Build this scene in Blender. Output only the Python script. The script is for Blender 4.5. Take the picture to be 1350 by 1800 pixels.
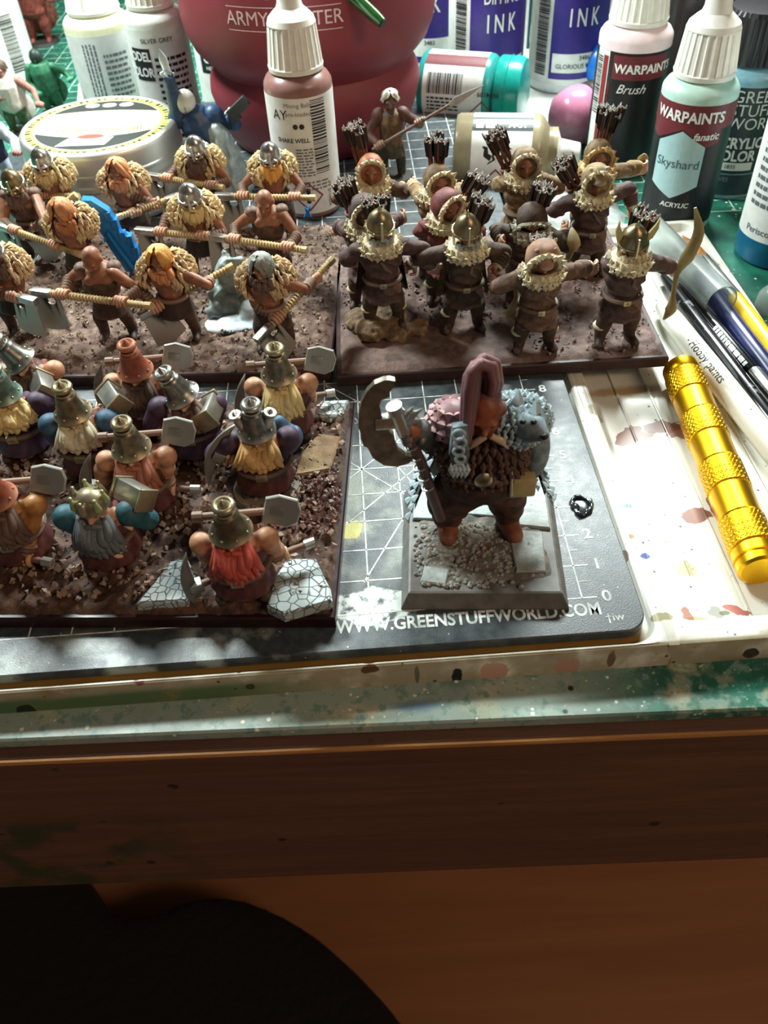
import bpy, bmesh, math, random
import numpy as np
from mathutils import Vector, Matrix, noise as mnoise

for o in list(bpy.data.objects): bpy.data.objects.remove(o, do_unlink=True)
scene = bpy.context.scene
COL = scene.collection
S = 0.01                      # everything below is written in centimetres
R = math.radians
V = Vector
random.seed(7)

# ------------------------------------------------------------------ camera
CAMF, PIT, YAW, ROL = 1480.0, 0.794929267, 0.0138675196, -0.061127254
CAMC = V((-4.69363996, -12.1517264, 15.7378373))
_F = V((math.sin(YAW)*math.cos(PIT), math.cos(YAW)*math.cos(PIT), -math.sin(PIT)))
_R0 = V((math.cos(YAW), -math.sin(YAW), 0)); _U0 = _R0.cross(_F)
_R = _R0*math.cos(ROL)+_U0*math.sin(ROL); _U = -_R0*math.sin(ROL)+_U0*math.cos(ROL)
cd = bpy.data.cameras.new('camera'); cam = bpy.data.objects.new('camera', cd); COL.objects.link(cam)
cd.sensor_fit = 'VERTICAL'; cd.sensor_height = 24.0; cd.lens = 24.0*CAMF/1800
cd.clip_start = 0.005; cd.clip_end = 50
cd.dof.use_dof = True; cd.dof.focus_distance = .235; cd.dof.aperture_fstop = 20
m = Matrix((_R, _U, -_F)).transposed().to_4x4(); m.translation = CAMC*S
cam.matrix_world = m
scene.camera = cam
def at(px, py, z):            # photo pixel -> point at height z (cm)
    d = _R*((px-675)/CAMF) + _U*(-(py-900)/CAMF) + _F
    return CAMC + d*((z-CAMC.z)/d.z)
def atY(px, py, Y):
    d = _R*((px-675)/CAMF) + _U*(-(py-900)/CAMF) + _F
    return CAMC + d*((Y-CAMC.y)/d.y)

# ------------------------------------------------------------------ light
scene.view_settings.view_transform = 'Standard'; scene.view_settings.look = 'None'
scene.view_settings.gamma = 1.0; scene.view_settings.use_curve_mapping = False
scene.view_settings.exposure = 0.0
w = bpy.data.worlds.new('room'); scene.world = w; w.use_nodes = True
w.node_tree.nodes['Background'].inputs[0].default_value = (0.95, 0.88, 0.80, 1)
w.node_tree.nodes['Background'].inputs[1].default_value = 0.085
def area(name, loc, target, size, sy, power, col):
    l = bpy.data.lights.new(name, 'AREA'); l.shape = 'RECTANGLE'; l.size = size*S; l.size_y = sy*S
    l.energy = power; l.color = col
    o = bpy.data.objects.new(name, l); COL.objects.link(o); o.location = V(loc)*S
    o.rotation_euler = (V(target)-V(loc)).to_track_quat('-Z', 'Y').to_euler()
    return o
area('desk_lamp_light', (9, 39, 31), (0, 12, 0), 16, 5, 4.4, (0.90, 1.0, 0.97))
area('desk_lamp_light.001', (-26, 31, 34), (-13, 18, 0), 12, 5, 4.2, (0.90, 1.0, 0.97))
area('room_lamp_light', (95, -85, 105), (10, 10, -50), 40, 40, 8.5, (1.0, 0.70, 0.46))

# ------------------------------------------------------------------ materials
def lin(c):
    if isinstance(c, str):
        c = tuple(int(c[i:i+2], 16)/255 for i in (0, 2, 4))
    return tuple((x/12.92 if x <= .04045 else ((x+.055)/1.055)**2.4) for x in c[:3])+(1,)
MATS = {}
class NT:
    def __init__(s, name):
        s.mat = bpy.data.materials.new(name); s.mat.use_nodes = True
        s.t = s.mat.node_tree; s.b = s.t.nodes['Principled BSDF']
        s.tc = s.n('ShaderNodeTexCoord').outputs['Object']
    def n(s, typ, **kw):
        k = s.t.nodes.new(typ)
        for a, b in kw.items(): setattr(k, a, b)
        return k
    def l(s, a, b): s.t.links.new(a, b)
    def put(s, sock, val):
        if hasattr(val, 'is_output'): s.l(val, sock)
        else: sock.default_value = val
    def noise(s, scale, detail=4, rough=.55, vec=None, dist=0):
        k = s.n('ShaderNodeTexNoise'); k.inputs['Scale'].default_value = scale; k.inputs['Detail'].default_value = detail
        k.inputs['Roughness'].default_value = rough; k.inputs['Distortion'].default_value = dist
        s.l(vec or s.tc, k.inputs['Vector']); return k.outputs['Fac']
    def voro(s, scale, feature='F1', out='Distance', vec=None):
        k = s.n('ShaderNodeTexVoronoi', feature=feature); k.inputs['Scale'].default_value = scale
        s.l(vec or s.tc, k.inputs['Vector']); return k.outputs[out]
    def math(s, op, a, b=0.0, c=None, clamp=False):
        k = s.n('ShaderNodeMath', operation=op, use_clamp=clamp)
        s.put(k.inputs[0], a); s.put(k.inputs[1], b)
        if c is not None: s.put(k.inputs[2], c)
        return k.outputs[0]
    def ramp(s, f, a, b):      # smoothstep a..b
        k = s.n('ShaderNodeMapRange', interpolation_type='SMOOTHSTEP'); s.put(k.inputs['Value'], f)
        k.inputs['From Min'].default_value = a; k.inputs['From Max'].default_value = b; return k.outputs[0]
    def mix(s, f, a, b):
        k = s.n('ShaderNodeMix', data_type='RGBA'); s.put(k.inputs[0], f); s.put(k.inputs[6], a); s.put(k.inputs[7], b); return k.outputs[2]
    def xyz(s):
        k = s.n('ShaderNodeSeparateXYZ'); s.l(s.tc, k.inputs[0]); return k.outputs
    def blob(s, cx, cy, rx, ry, ns=2.0, amt=.8, edge=.12, rot=0):   # paint stain with a ragged outline, in object XY
        mp = s.n('ShaderNodeMapping', vector_type='TEXTURE'); mp.inputs['Location'].default_value = (cx, cy, 0); mp.inputs['Scale'].default_value = (rx, ry, 1e3)
        mp.inputs['Rotation'].default_value = (0, 0, rot)
        s.l(s.tc, mp.inputs[0]); ln = s.n('ShaderNodeVectorMath', operation='LENGTH'); s.l(mp.outputs[0], ln.inputs[0])
        d = s.math('ADD', ln.outputs['Value'], s.math('MULTIPLY', s.math('SUBTRACT', s.noise(ns, 4), .5), amt*2))
        return s.ramp(d, 1.0, 1.0-edge)
    def blobz(s, cx, cz, rx, rz, ns=4.0, amt=.5):   # the same on an upright face, in object XZ
        mp = s.n('ShaderNodeMapping', vector_type='TEXTURE'); mp.inputs['Location'].default_value = (cx, 0, cz); mp.inputs['Scale'].default_value = (rx, 1e3, rz)
        s.l(s.tc, mp.inputs[0]); ln = s.n('ShaderNodeVectorMath', operation='LENGTH'); s.l(mp.outputs[0], ln.inputs[0])
        d = s.math('ADD', ln.outputs['Value'], s.math('MULTIPLY', s.math('SUBTRACT', s.noise(ns, 4), .5), amt*2))
        return s.ramp(d, 1.0, .85)
    def bump(s, h, strength=.3, dist=.02):
        k = s.n('ShaderNodeBump'); k.inputs['Strength'].default_value = strength; k.inputs['Distance'].default_value = dist*S
        s.l(h, k.inputs['Height']); s.l(k.outputs[0], s.b.inputs['Normal'])
    def col(s, c): s.put(s.b.inputs['Base Color'], c)
def M(name, c, rough=.6, metal=0.0, var=.18, ns=4.0, bump=0.0, bs=14.0, hi=0.0, hic=None, spec=.4, trans=0.0, c2=None, coat=0.0, sss=0.0, c2at=(.45, .65)):
    if name in MATS: return MATS[name]
    k = NT(name); base = lin(c); b = k.b
    b.inputs['Roughness'].default_value = rough; b.inputs['Metallic'].default_value = metal
    b.inputs['Specular IOR Level'].default_value = spec; b.inputs['Transmission Weight'].default_value = trans
    b.inputs['Coat Weight'].default_value = coat
    if sss: b.inputs['Subsurface Weight'].default_value = sss; b.inputs['Subsurface Radius'].default_value = (.002, .0015, .001)
    out = base
    if var or c2:
        nz = k.noise(ns, 5)
        dark = tuple(x*(1-var*1.6) for x in base[:3])+(1,); lite = tuple(min(1, x*(1+var)) for x in base[:3])+(1,)
        out = k.mix(k.ramp(nz, .3, .7), dark, lite)
        if c2: out = k.mix(k.ramp(k.noise(ns*.6, 5), *c2at), out, lin(c2))
    if hi:
        g = k.n('ShaderNodeNewGeometry'); e = k.ramp(g.outputs['Pointiness'], .505, .505+.09/hi)
        out = k.mix(k.math('MULTIPLY', e, .75), out, lin(hic) if hic else tuple(min(1, x*2.2+.04) for x in base[:3])+(1,))
    k.col(out)
    if bump: k.bump(k.noise(bs, 4), bump, .03)
    MATS[name] = k.mat; return k.mat

# ------------------------------------------------------------------ mesh helpers
class MB:
    def __init__(s): s.v = []; s.f = []; s.M = Matrix()
    def add(s, vs, fs, T=None):
        o = len(s.v); X = s.M @ T if T is not None else s.M
        s.v += [tuple(X @ V(p)) for p in vs]; s.f += [tuple(i+o for i in f) for f in fs]; return s
    def box(s, c, d, T=None, ch=0.0):
        x, y, z = (q/2 for q in d)
        if ch <= 0:
            vs = [(c[0]+a*x, c[1]+b*y, c[2]+e*z) for e in (-1, 1) for b in (-1, 1) for a in (-1, 1)]
            return s.add(vs, [(0, 2, 3, 1), (4, 5, 7, 6), (0, 1, 5, 4), (2, 6, 7, 3), (0, 4, 6, 2), (1, 3, 7, 5)], T)
        bm = bmesh.new(); bmesh.ops.create_cube(bm, size=1)
        for v in bm.verts: v.co = (c[0]+v.co.x*2*x, c[1]+v.co.y*2*y, c[2]+v.co.z*2*z)
        bmesh.ops.bevel(bm, geom=bm.edges[:], offset=ch, segments=2, affect='EDGES', profile=.6)
        bm.verts.index_update(); vs = [tuple(v.co) for v in bm.verts]; fs = [tuple(v.index for v in f.verts) for f in bm.faces]; bm.free()
        return s.add(vs, fs, T)
    def lathe(s, prof, n=32, T=None, rf=None, cap=True):
        vs = []; fs = []; k = len(prof)
        for i in range(n):
            a = 2*math.pi*i/n
            for j, (r, z) in enumerate(prof):
                rr = r*(rf(a, j) if rf else 1); vs.append((rr*math.cos(a), rr*math.sin(a), z))
        for i in range(n):
            for j in range(k-1):
                a, b = i*k+j, ((i+1) % n)*k+j
                fs.append((a, b, b+1, a+1))
        if cap:
            if prof[0][0] > 1e-6: fs.append(tuple(i*k for i in range(n))[::-1])
            if prof[-1][0] > 1e-6: fs.append(tuple(i*k+k-1 for i in range(n)))
        return s.add(vs, fs, T)
    def tube(s, pts, rad, n=8, T=None, sq=1.0, caps=True, up=None, round=False):
        pts = [V(p) for p in pts]; m_ = len(pts)
        if not hasattr(rad, '__len__'): rad = [rad]*m_
        rad = list(rad)
        if round:
            d0 = (pts[1]-pts[0]).normalized(); d1 = (pts[-1]-pts[-2]).normalized()
            a, b = rad[0], rad[-1]; P0, P1 = pts[0], pts[-1]
            pts = [P0-d0*a*.95, P0-d0*a*.6] + pts + [P1+d1*b*.6, P1+d1*b*.95]
            rad = [a*.3, a*.8] + rad + [b*.8, b*.3]; m_ += 4
        vs = []; prev = None
        for i, p in enumerate(pts):
            d = (pts[min(i+1, m_-1)]-pts[max(i-1, 0)])
            d = d.normalized() if d.length > 1e-9 else V((0, 0, 1))
            if prev is None:
                u = V(up) if up is not None else (V((0, 0, 1)) if abs(d.z) < .9 else V((0, 1, 0)))
            else: u = prev
            x = u.cross(d)
            if x.length < 1e-6: x = V((1, 0, 0)).cross(d)
            x.normalize(); y = d.cross(x); prev = y
            for j in range(n):
                a = 2*math.pi*j/n
                vs.append(p + x*(math.cos(a)*rad[i]) + y*(math.sin(a)*rad[i]*sq))
        fs = [(i*n+j, i*n+(j+1) % n, (i+1)*n+(j+1) % n, (i+1)*n+j) for i in range(m_-1) for j in range(n)]
        if caps: fs += [tuple(range(n))[::-1], tuple((m_-1)*n+j for j in range(n))]
        return s.add(vs, fs, T)
    def ell(s, c, r, T=None, nu=14, nv=9, rot=None):
        if not hasattr(r, '__len__'): r = (r, r, r)
        prof = [(math.sin(math.pi*j/nv), -math.cos(math.pi*j/nv)) for j in range(nv+1)]
        X = Matrix.Translation(V(c)) @ (rot.to_4x4() if rot else Matrix()) @ Matrix.Diagonal((*r, 1))
        prof[0] = (.02, -1); prof[-1] = (.02, 1)
        return s.lathe(prof, nu, (T @ X) if T is not None else X)
    def prism(s, pts, z0, z1, T=None, ch=0.0):      # extruded outline (CCW), optional chamfer at top/bottom
        n = len(pts); P = [V((p[0], p[1])) for p in pts]
        def inset(d):
            o = []
            for i in range(n):
                a, b, c = P[i-1], P[i], P[(i+1) % n]
                e1 = (b-a).normalized(); e2 = (c-b).normalized()
                n1 = V((-e1.y, e1.x)); n2 = V((-e2.y, e2.x)); q = (n1+n2)
                q = q/max(.35, q.length_squared/2) if q.length > 1e-4 else n1
                o.append(b+q*d)
            return o
        rings = [(P, z0), (P, z1)] if not ch else [(inset(ch), z0), (P, z0+ch), (P, z1-ch), (inset(ch), z1)]
        vs = []; fs = []
        for q, z in rings: vs += [(p.x, p.y, z) for p in q]
        for k in range(len(rings)-1):
            fs += [(k*n+i, k*n+(i+1) % n, (k+1)*n+(i+1) % n, (k+1)*n+i) for i in range(n)]
        fs += [tuple(range(n))[::-1], tuple((len(rings)-1)*n+i for i in range(n))]
        return s.add(vs, fs, T)
    def torus(s, c, R_, r, T=None, n=24, m_=8, a0=0, a1=2*math.pi, rot=None):
        full = abs(a1-a0-2*math.pi) < 1e-6
        pts = [(R_*math.cos(a0+(a1-a0)*i/n), R_*math.sin(a0+(a1-a0)*i/n), 0) for i in range(n+1)]
        X = Matrix.Translation(V(c)) @ (rot.to_4x4() if rot else Matrix())
        return s.tube(pts, r, m_, (T @ X) if T is not None else X, caps=not full, up=(0, 0, 1))
    def tuft(s, p, d, nrm, L, wd, th=.5, T=None):     # one lock of fur / feather: pointed lozenge
        p = V(p); d = V(d).normalized(); nrm = V(nrm); x = d.cross(nrm).normalized(); y = x.cross(d)
        q = p+d*L*.42+y*wd*.25
        vs = [p-y*wd*.2, q+x*wd*.5, q+y*wd*th, q-x*wd*.5, q-y*wd*th, p+d*L]
        return s.add(vs, [(0, 1, 2), (0, 2, 3), (0, 3, 4), (0, 4, 1), (5, 2, 1), (5, 3, 2), (5, 4, 3), (5, 1, 4)], T)
    def quad(s, a, b, c, d, T=None): return s.add([a, b, c, d], [(0, 1, 2, 3)], T)
    def text(s, txt, size, T=None, bold=0.0, fn=None, align='CENTER', sx=1.0, shear=0, split=0):
        vs, fs = text_mesh(txt, size, bold, align, shear, split)
        vs = [(x*sx, y, 0) for x, y in vs]
        if fn: vs = [fn(x, y) for x, y, _ in vs]
        return s.add(vs, fs, T)
    def rect(s, x0, y0, x1, y1, fn, nx=1, T=None, sub=.15):     # flat print mapped through fn(u,v)
        nx = max(1, math.ceil(abs(x1-x0)/sub)); ny = max(1, math.ceil(abs(y1-y0)/sub)) if sub < 50 else 1
        vs = [fn(x0+(x1-x0)*i/nx, y0+(y1-y0)*j/ny) for i in range(nx+1) for j in range(ny+1)]; W = ny+1
        return s.add(vs, [(i*W+j, (i+1)*W+j, (i+1)*W+j+1, i*W+j+1) for i in range(nx) for j in range(ny)], T)
    def poly(s, pts, fn, split=.12):                   # flat printed shape, cut into strips so that it can bend
        bm = bmesh.new(); bm.faces.new([bm.verts.new((p[0], p[1], 0)) for p in pts])
        for ax in (0, 1):
            lo = min(p[ax] for p in pts); hi = max(p[ax] for p in pts); x = lo+split; no = (1, 0, 0) if ax == 0 else (0, 1, 0)
            while x < hi-1e-4:
                bmesh.ops.bisect_plane(bm, geom=bm.verts[:]+bm.edges[:]+bm.faces[:], plane_co=(x, x, 0), plane_no=no); x += split
        bm.verts.index_update(); vs = [fn(v.co.x, v.co.y) for v in bm.verts]; fs = [tuple(v.index for v in f.verts) for f in bm.faces]; bm.free()
        return s.add(vs, fs)
    def mesh(s, name): 
        me = bpy.data.meshes.new(name); me.from_pydata(s.v, [], s.f); me.validate(); me.update(); return me
    def build(s, name, mat, parent=None, smooth=35, **props):
        me = s.mesh(name); return put_mesh(name, me, mat, parent, smooth, **props)
    def remesh(s, vox, it=2, fac=.5):
        me = s.mesh('tmp'); o = bpy.data.objects.new('tmp', me); COL.objects.link(o)
        r = o.modifiers.new('r', 'REMESH'); r.mode = 'VOXEL'; r.voxel_size = vox
        if it: q = o.modifiers.new('s', 'SMOOTH'); q.factor = fac; q.iterations = it
        dg = bpy.context.evaluated_depsgraph_get(); ev = o.evaluated_get(dg)
        m2 = bpy.data.meshes.new_from_object(ev); n = MB()
        n.v = [tuple(v.co) for v in m2.vertices]; n.f = [tuple(p.vertices) for p in m2.polygons]
        bpy.data.objects.remove(o); bpy.data.meshes.remove(me); bpy.data.meshes.remove(m2)
        return n
_TC = {}
def text_mesh(txt, size, bold, align, shear, split):
    k = (txt, size, bold, align, shear, split)
    if k in _TC: return _TC[k]
    cu = bpy.data.curves.new('t', 'FONT'); cu.body = txt; cu.size = size; cu.offset = bold*size; cu.align_x = align; cu.align_y = 'CENTER'
    cu.shear = shear; cu.resolution_u = 3
    o = bpy.data.objects.new('t', cu); COL.objects.link(o)
    dg = bpy.context.evaluated_depsgraph_get(); me = bpy.data.meshes.new_from_object(o.evaluated_get(dg))
    if split:
        bm = bmesh.new(); bm.from_mesh(me)
        xs = [v.co.x for v in bm.verts]; x = min(xs)+split
        while x < max(xs):
            bmesh.ops.bisect_plane(bm, geom=bm.verts[:]+bm.edges[:]+bm.faces[:], plane_co=(x, 0, 0), plane_no=(1, 0, 0)); x += split
        bm.to_mesh(me); bm.free()
    r = ([(v.co.x, v.co.y) for v in me.vertices], [tuple(p.vertices) for p in me.polygons])
    bpy.data.objects.remove(o); bpy.data.curves.remove(cu); bpy.data.meshes.remove(me)
    _TC[k] = r; return r
def put_mesh(name, me, mat, parent=None, smooth=35, **props):
    if mat is not None and not me.materials: me.materials.append(mat)
    if smooth:
        me.shade_smooth()
        if smooth < 180: me.set_sharp_from_angle(angle=R(smooth))
    o = bpy.data.objects.new(name, me); COL.objects.link(o)
    if parent is not None: o.parent = parent
    else: o.scale = (S, S, S)
    for k, v in props.items(): o[k] = v
    return o
def place(o, loc, rz=0.0):
    o.location = V(loc)*S; o.rotation_euler = (0, 0, rz); return o
def thing(name, label, cat, loc=(0, 0, 0), rz=0.0, group=None, rot=None):
    o = bpy.data.objects.new(name, None); o.empty_display_size = .01; COL.objects.link(o)
    o.location = V(loc)*S; o.scale = (S, S, S); o.rotation_euler = rot if rot else (0, 0, rz)
    o['label'] = label; o['category'] = cat
    if group: o['group'] = group
    return o
def cyl(r, a0=-math.pi/2, z0=0.0, off=.006):      # flat print (u,v) -> skin of a cylinder
    return lambda u, v: ((r+off)*math.cos(a0+u/r), (r+off)*math.sin(a0+u/r), z0+v)
def rrect(x0, y0, x1, y1, r, n=5):
    o = []
    for cx, cy, a in ((x1-r, y0+r, -90), (x1-r, y1-r, 0), (x0+r, y1-r, 90), (x0+r, y0+r, 180)):
        o += [(cx+r*math.cos(R(a+90*i/n)), cy+r*math.sin(R(a+90*i/n))) for i in range(n+1)]
    return o
def rotmat(d, up=(0, 0, 1)):                       # matrix whose local Z looks along d
    d = V(d).normalized(); u = V(up)
    if abs(d.dot(u)) > .98: u = V((0, 1, 0))
    x = u.cross(d).normalized(); y = d.cross(x)
    return Matrix((x, y, d)).transposed()
def TR(loc, d=None, up=(0, 0, 1)):
    return Matrix.Translation(V(loc)) @ (rotmat(d, up).to_4x4() if d is not None else Matrix())
# ================================================================== setting
def wood(name, c1, c2, sx=.25, ring=3.0, rough=.55):
    k = NT(name); mp = k.n('ShaderNodeMapping'); mp.inputs['Scale'].default_value = (sx*.12, sx*1.6, sx*1.6); k.l(k.tc, mp.inputs[0])
    a = k.noise(ring, 6, .6, mp.outputs[0], 1.2); b = k.noise(30, 3, .6, mp.outputs[0])
    f = k.math('ADD', k.math('MULTIPLY', a, .8), k.math('MULTIPLY', b, .25))
    k.col(k.mix(k.ramp(f, .35, .75), lin(c1), lin(c2))); k.b.inputs['Roughness'].default_value = rough
    k.bump(b, .15, .05); return k
kf = wood('floor_wood', '9a6540', 'a8714a', .05)
fl = MB().box((0, 60, -71), (400, 400, 2)).build('floor', kf.mat, smooth=0, kind='structure')
kw = NT('plaster'); kw.col(kw.mix(kw.noise(.05, 5), lin('6d6457'), lin('8a8072')))
MB().box((0, 92, 20), (400, 4, 180)).build('wall_back', kw.mat, smooth=0, kind='structure')

# desk: deep top board, light edge strip, brown front board
dA, dB = at(0, 1302, -.9), at(1350, 1246, -.9)
dang = math.atan2(dB.y-dA.y, dB.x-dA.x)
desk = thing('desk', 'brown wooden desk under the cutting mats with a deep front board', 'desk', (dA+dB)/2*1.0, dang)
desk.location.z = 0
kd = wood('desk_wood', '54382a', '664635', .3, 3, .6)
c0 = kd.b.inputs['Base Color'].links[0].from_socket
x, y, z = kd.xyz()
c1 = kd.mix(kd.math('MULTIPLY', kd.ramp(kd.voro(.9), .16, .10), kd.ramp(kd.noise(.5), .5, .58)), c0, lin('23150e'))
c2 = kd.mix(kd.math('MULTIPLY', kd.math('MULTIPLY', kd.ramp(x, -4, -8), kd.ramp(z, -4.2, -5.2)), kd.ramp(kd.noise(.6), .42, .6)), c1, lin('26361c'))
kd.col(c2)
ke = wood('desk_edge_wood', '9a6a38', 'c8935a', .5, 3, .5)
MB().box((0, 39.73, -1.75), (150, 80, 1.0), ch=.03).build('desk_top', kd.mat, desk)
MB().box((0, -.29, -1.36), (150, .1, .16), ch=.03).build('edge_strip', ke.mat, desk)
MB().box((0, .25, -5.3), (150, .9, 6.9), ch=.08).build('front_board', kd.mat, desk)
MB().box((0, 6, -5.5), (150, 10.5, 6.0), ch=.08).build('drawer_box', kd.mat, desk)
for sx in (-70, 70):
    for sy in (6, 74): MB().box((sx, sy, -36), (5, 5, 68), ch=.3).build('leg', kd.mat, desk)

# unidentified black lump with rounded edges under the desk
hz_ = -60
con = [(-150, 1500), (60, 1504), (132, 1510), (146, 1540), (170, 1580), (205, 1603), (245, 1607), (285, 1596), (330, 1575), (385, 1569), (440, 1580), (500, 1606), (560, 1644), (620, 1697), (680, 1760), (740, 1840), (800, 1950), (500, 2050), (0, 2000), (-200, 1800)]
mb = MB(); mb.prism([(at(a, b, hz_).x, at(a, b, hz_).y) for a, b in con][::-1], hz_-9.5, hz_+.6, ch=1.0)
kc = NT('black_matte'); kc.b.inputs['Roughness'].default_value = .95; kc.col(kc.mix(kc.noise(.4, 6), lin('0d0706'), lin('1a100d'))); kc.bump(kc.noise(1.2, 5), .5, 1.0)
cl = mb.remesh(.8, 5).build('black_heap', kc.mat, smooth=180, label='black rounded heap on the floor below the desk', category='cloth')

# green cutting mat
gm = thing('green_cutting_mat', 'large worn green cutting mat on the desk, under the white tray and bottles', 'cutting mat', (dA+dB)/2, dang); gm.location.z = 0
k = NT('green_mat'); n1 = k.noise(.35, 6); n2 = k.noise(1.3, 6); x, y, z = k.xyz()
c = k.mix(k.ramp(n2, .3, .7), lin('1a5848'), lin('27725d'))
near = k.ramp(y, 6, 3)
c = k.mix(k.math('MULTIPLY', k.math('MULTIPLY', near, k.ramp(x, 7.0, 3.5)), k.ramp(n1, .28, .48)), c, lin('93a297'))
c = k.mix(k.math('MULTIPLY', near, k.ramp(k.noise(.8, 5), .54, .7)), c, lin('b5b294'))
c = k.mix(k.math('MULTIPLY', near, k.ramp(k.noise(3.2, 7, .7), .5, .62)), c, lin('6f8f84'))
c = k.mix(k.math('MULTIPLY', near, k.ramp(k.noise(5.5, 6, .7), .6, .68)), c, lin('c9cdb6'))
c = k.mix(k.math('MULTIPLY', near, k.blob(.7, .45, 1.0, .25, 1.2, .6, .8)), c, lin('6a8396'))
c = k.mix(k.math('MULTIPLY', k.ramp(k.voro(3.4), .2, .14), k.ramp(k.noise(1.9), .5, .56)), c, lin('e9ecd8'))
c = k.mix(k.math('MULTIPLY', k.ramp(k.voro(1.1), .10, .06), near), c, lin('2c2a20'))
k.col(c); k.b.inputs['Roughness'].default_value = .38; k.bump(n2, .25, .05)
MB().prism(rrect(-45, 0, 32, 60, .5), -1.24, -.9, ch=.05).build('mat_sheet', k.mat, gm)
kg = NT('mat_print_green'); kg.col(kg.mix(kg.ramp(kg.noise(1.5), .4, .65), lin('b9d8c8'), lin('4f9a82')))
mb = MB(); I = lambda u, v: (u, v, -.895)
for i in range(-44, 32): mb.rect(i-.03, 23, i+.03, 59, I, sub=99)
for j in range(23, 59): mb.rect(-44, j-.03, 31, j+.03, I, sub=99)
mb.build('grid_print', kg.mat, gm, 0)

# white tray: two shallow compartments
tray = thing('plastic_tray', 'white plastic tray with ribbed floor and paint stains, under the dark cutting mat', 'tray')
k = NT('tray_plastic'); x, y, z = k.xyz()
base = k.mix(k.noise(.5, 5), lin('d9d8cc'), lin('e6e6dd'))
def st(px, py, rx, ry, colr, zz=-.45, **kw):
    global base
    p = at(px, py, zz); base = k.mix(k.math('MULTIPLY', k.blob(p.x, p.y, rx, ry, **kw), .9), base, lin(colr))
pitz = -.5
st(1112, 765, .55, .42, '7f4632', ns=2.2, amt=1.0, rot=.4); st(1160, 748, .6, .28, '7a4030', ns=2.5, amt=.9)
st(1205, 760, .5, .35, '8c5340', ns=2.5, amt=.9); st(1100, 800, .2, .55, 'c09882', ns=3, amt=.8, edge=.5)
st(1175, 820, .5, .3, 'd3c4b5', ns=2.5, amt=.9, edge=.6)
st(1225, 905, .42, .3, '742e20', ns=3, amt=.7); st(1260, 890, .18, .6, '85412f', ns=3, amt=.6)
st(1100, 903, .32, .07, '7d97a5', ns=4, amt=.7); st(1040, 735, .3, .25, 'a9a58c', ns=4, amt=1.0)
st(1130, 992, .12, .1, '2f4a9a', ns=5, amt=.6); st(1210, 1000, .35, .3, 'b3ab83', ns=3, amt=1.0, edge=.5)
st(1155, 908, .09, .07, '8d7463', ns=5, amt=.4); st(1172, 951, .12, .05, '9c7a66', ns=5, amt=.4)
st(1105, 957, .1, .08, 'a07a4e', ns=5, amt=.4); st(1098, 970, .12, .2, '8b7468', -.15, ns=5, amt=.3)
st(1225, 1090, .3, .15, '9e9365', ns=4, amt=.8); st(1210, 1083, .12, .3, '94583f', ns=4, amt=.7); st(1260, 1075, .18, .2, '8f8f88', ns=4, amt=.8)
st(1295, 1070, .35, .12, 'a9534a', ns=4, amt=.8, rot=-.5); st(1275, 1075, .15, .08, '6a6b4e', ns=4, amt=.5); st(1160, 1098, .25, .12, 'a09a72', ns=4, amt=.9)
# tones and stains on the front wall and rim
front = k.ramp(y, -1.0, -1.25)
base = k.mix(k.math('MULTIPLY', k.ramp(y, -1.24, -1.33), k.ramp(k.noise(.8, 5), .25, .5)), base, lin('a39a80'))  # shade of the front wall put into the colour as greyish tan
base = k.mix(k.math('MULTIPLY', front, k.math('MULTIPLY', k.ramp(x, -5.5, -8.5), k.ramp(z, -.25, -.55))), base, k.mix(k.noise(.9), lin('3c6a45'), lin('6d7a4e')))  # green towards the lower left of the wall
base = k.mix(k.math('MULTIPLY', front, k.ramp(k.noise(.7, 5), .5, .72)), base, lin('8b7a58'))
for px, py, rx, ry, cc in ((803, 1190, .13, .8, '14161a'), (998, 1172, .33, .6, 'b28a78'), (870, 1180, .35, .5, 'bd9583'), (733, 1185, .06, .7, '6a6558'), (1320, 1148, .18, .22, '3b2f28'), (650, 1178, .25, .12, '5d4026'), (48, 1250, .22, .3, '1b2213'), (235, 1190, .35, .35, '7a4a42'), (1075, 1158, .1, .3, '6f5a48'), (440, 1207, .12, .12, '3a3420')):
    p = atY(px, py, -1.4); base = k.mix(k.math('MULTIPLY', front, k.blobz(p.x, p.z, rx, min(ry, .36))), base, lin(cc))
spk = k.math('MULTIPLY', k.ramp(k.voro(2.6), .13, .09), k.ramp(k.noise(1.1), .46, .54))
base = k.mix(spk, base, lin('4b4638'))
spk2 = k.math('MULTIPLY', k.ramp(k.voro(6.0), .13, .09), k.ramp(k.noise(2.3), .52, .58))
base = k.mix(spk2, base, lin('6b6350'))
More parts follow.
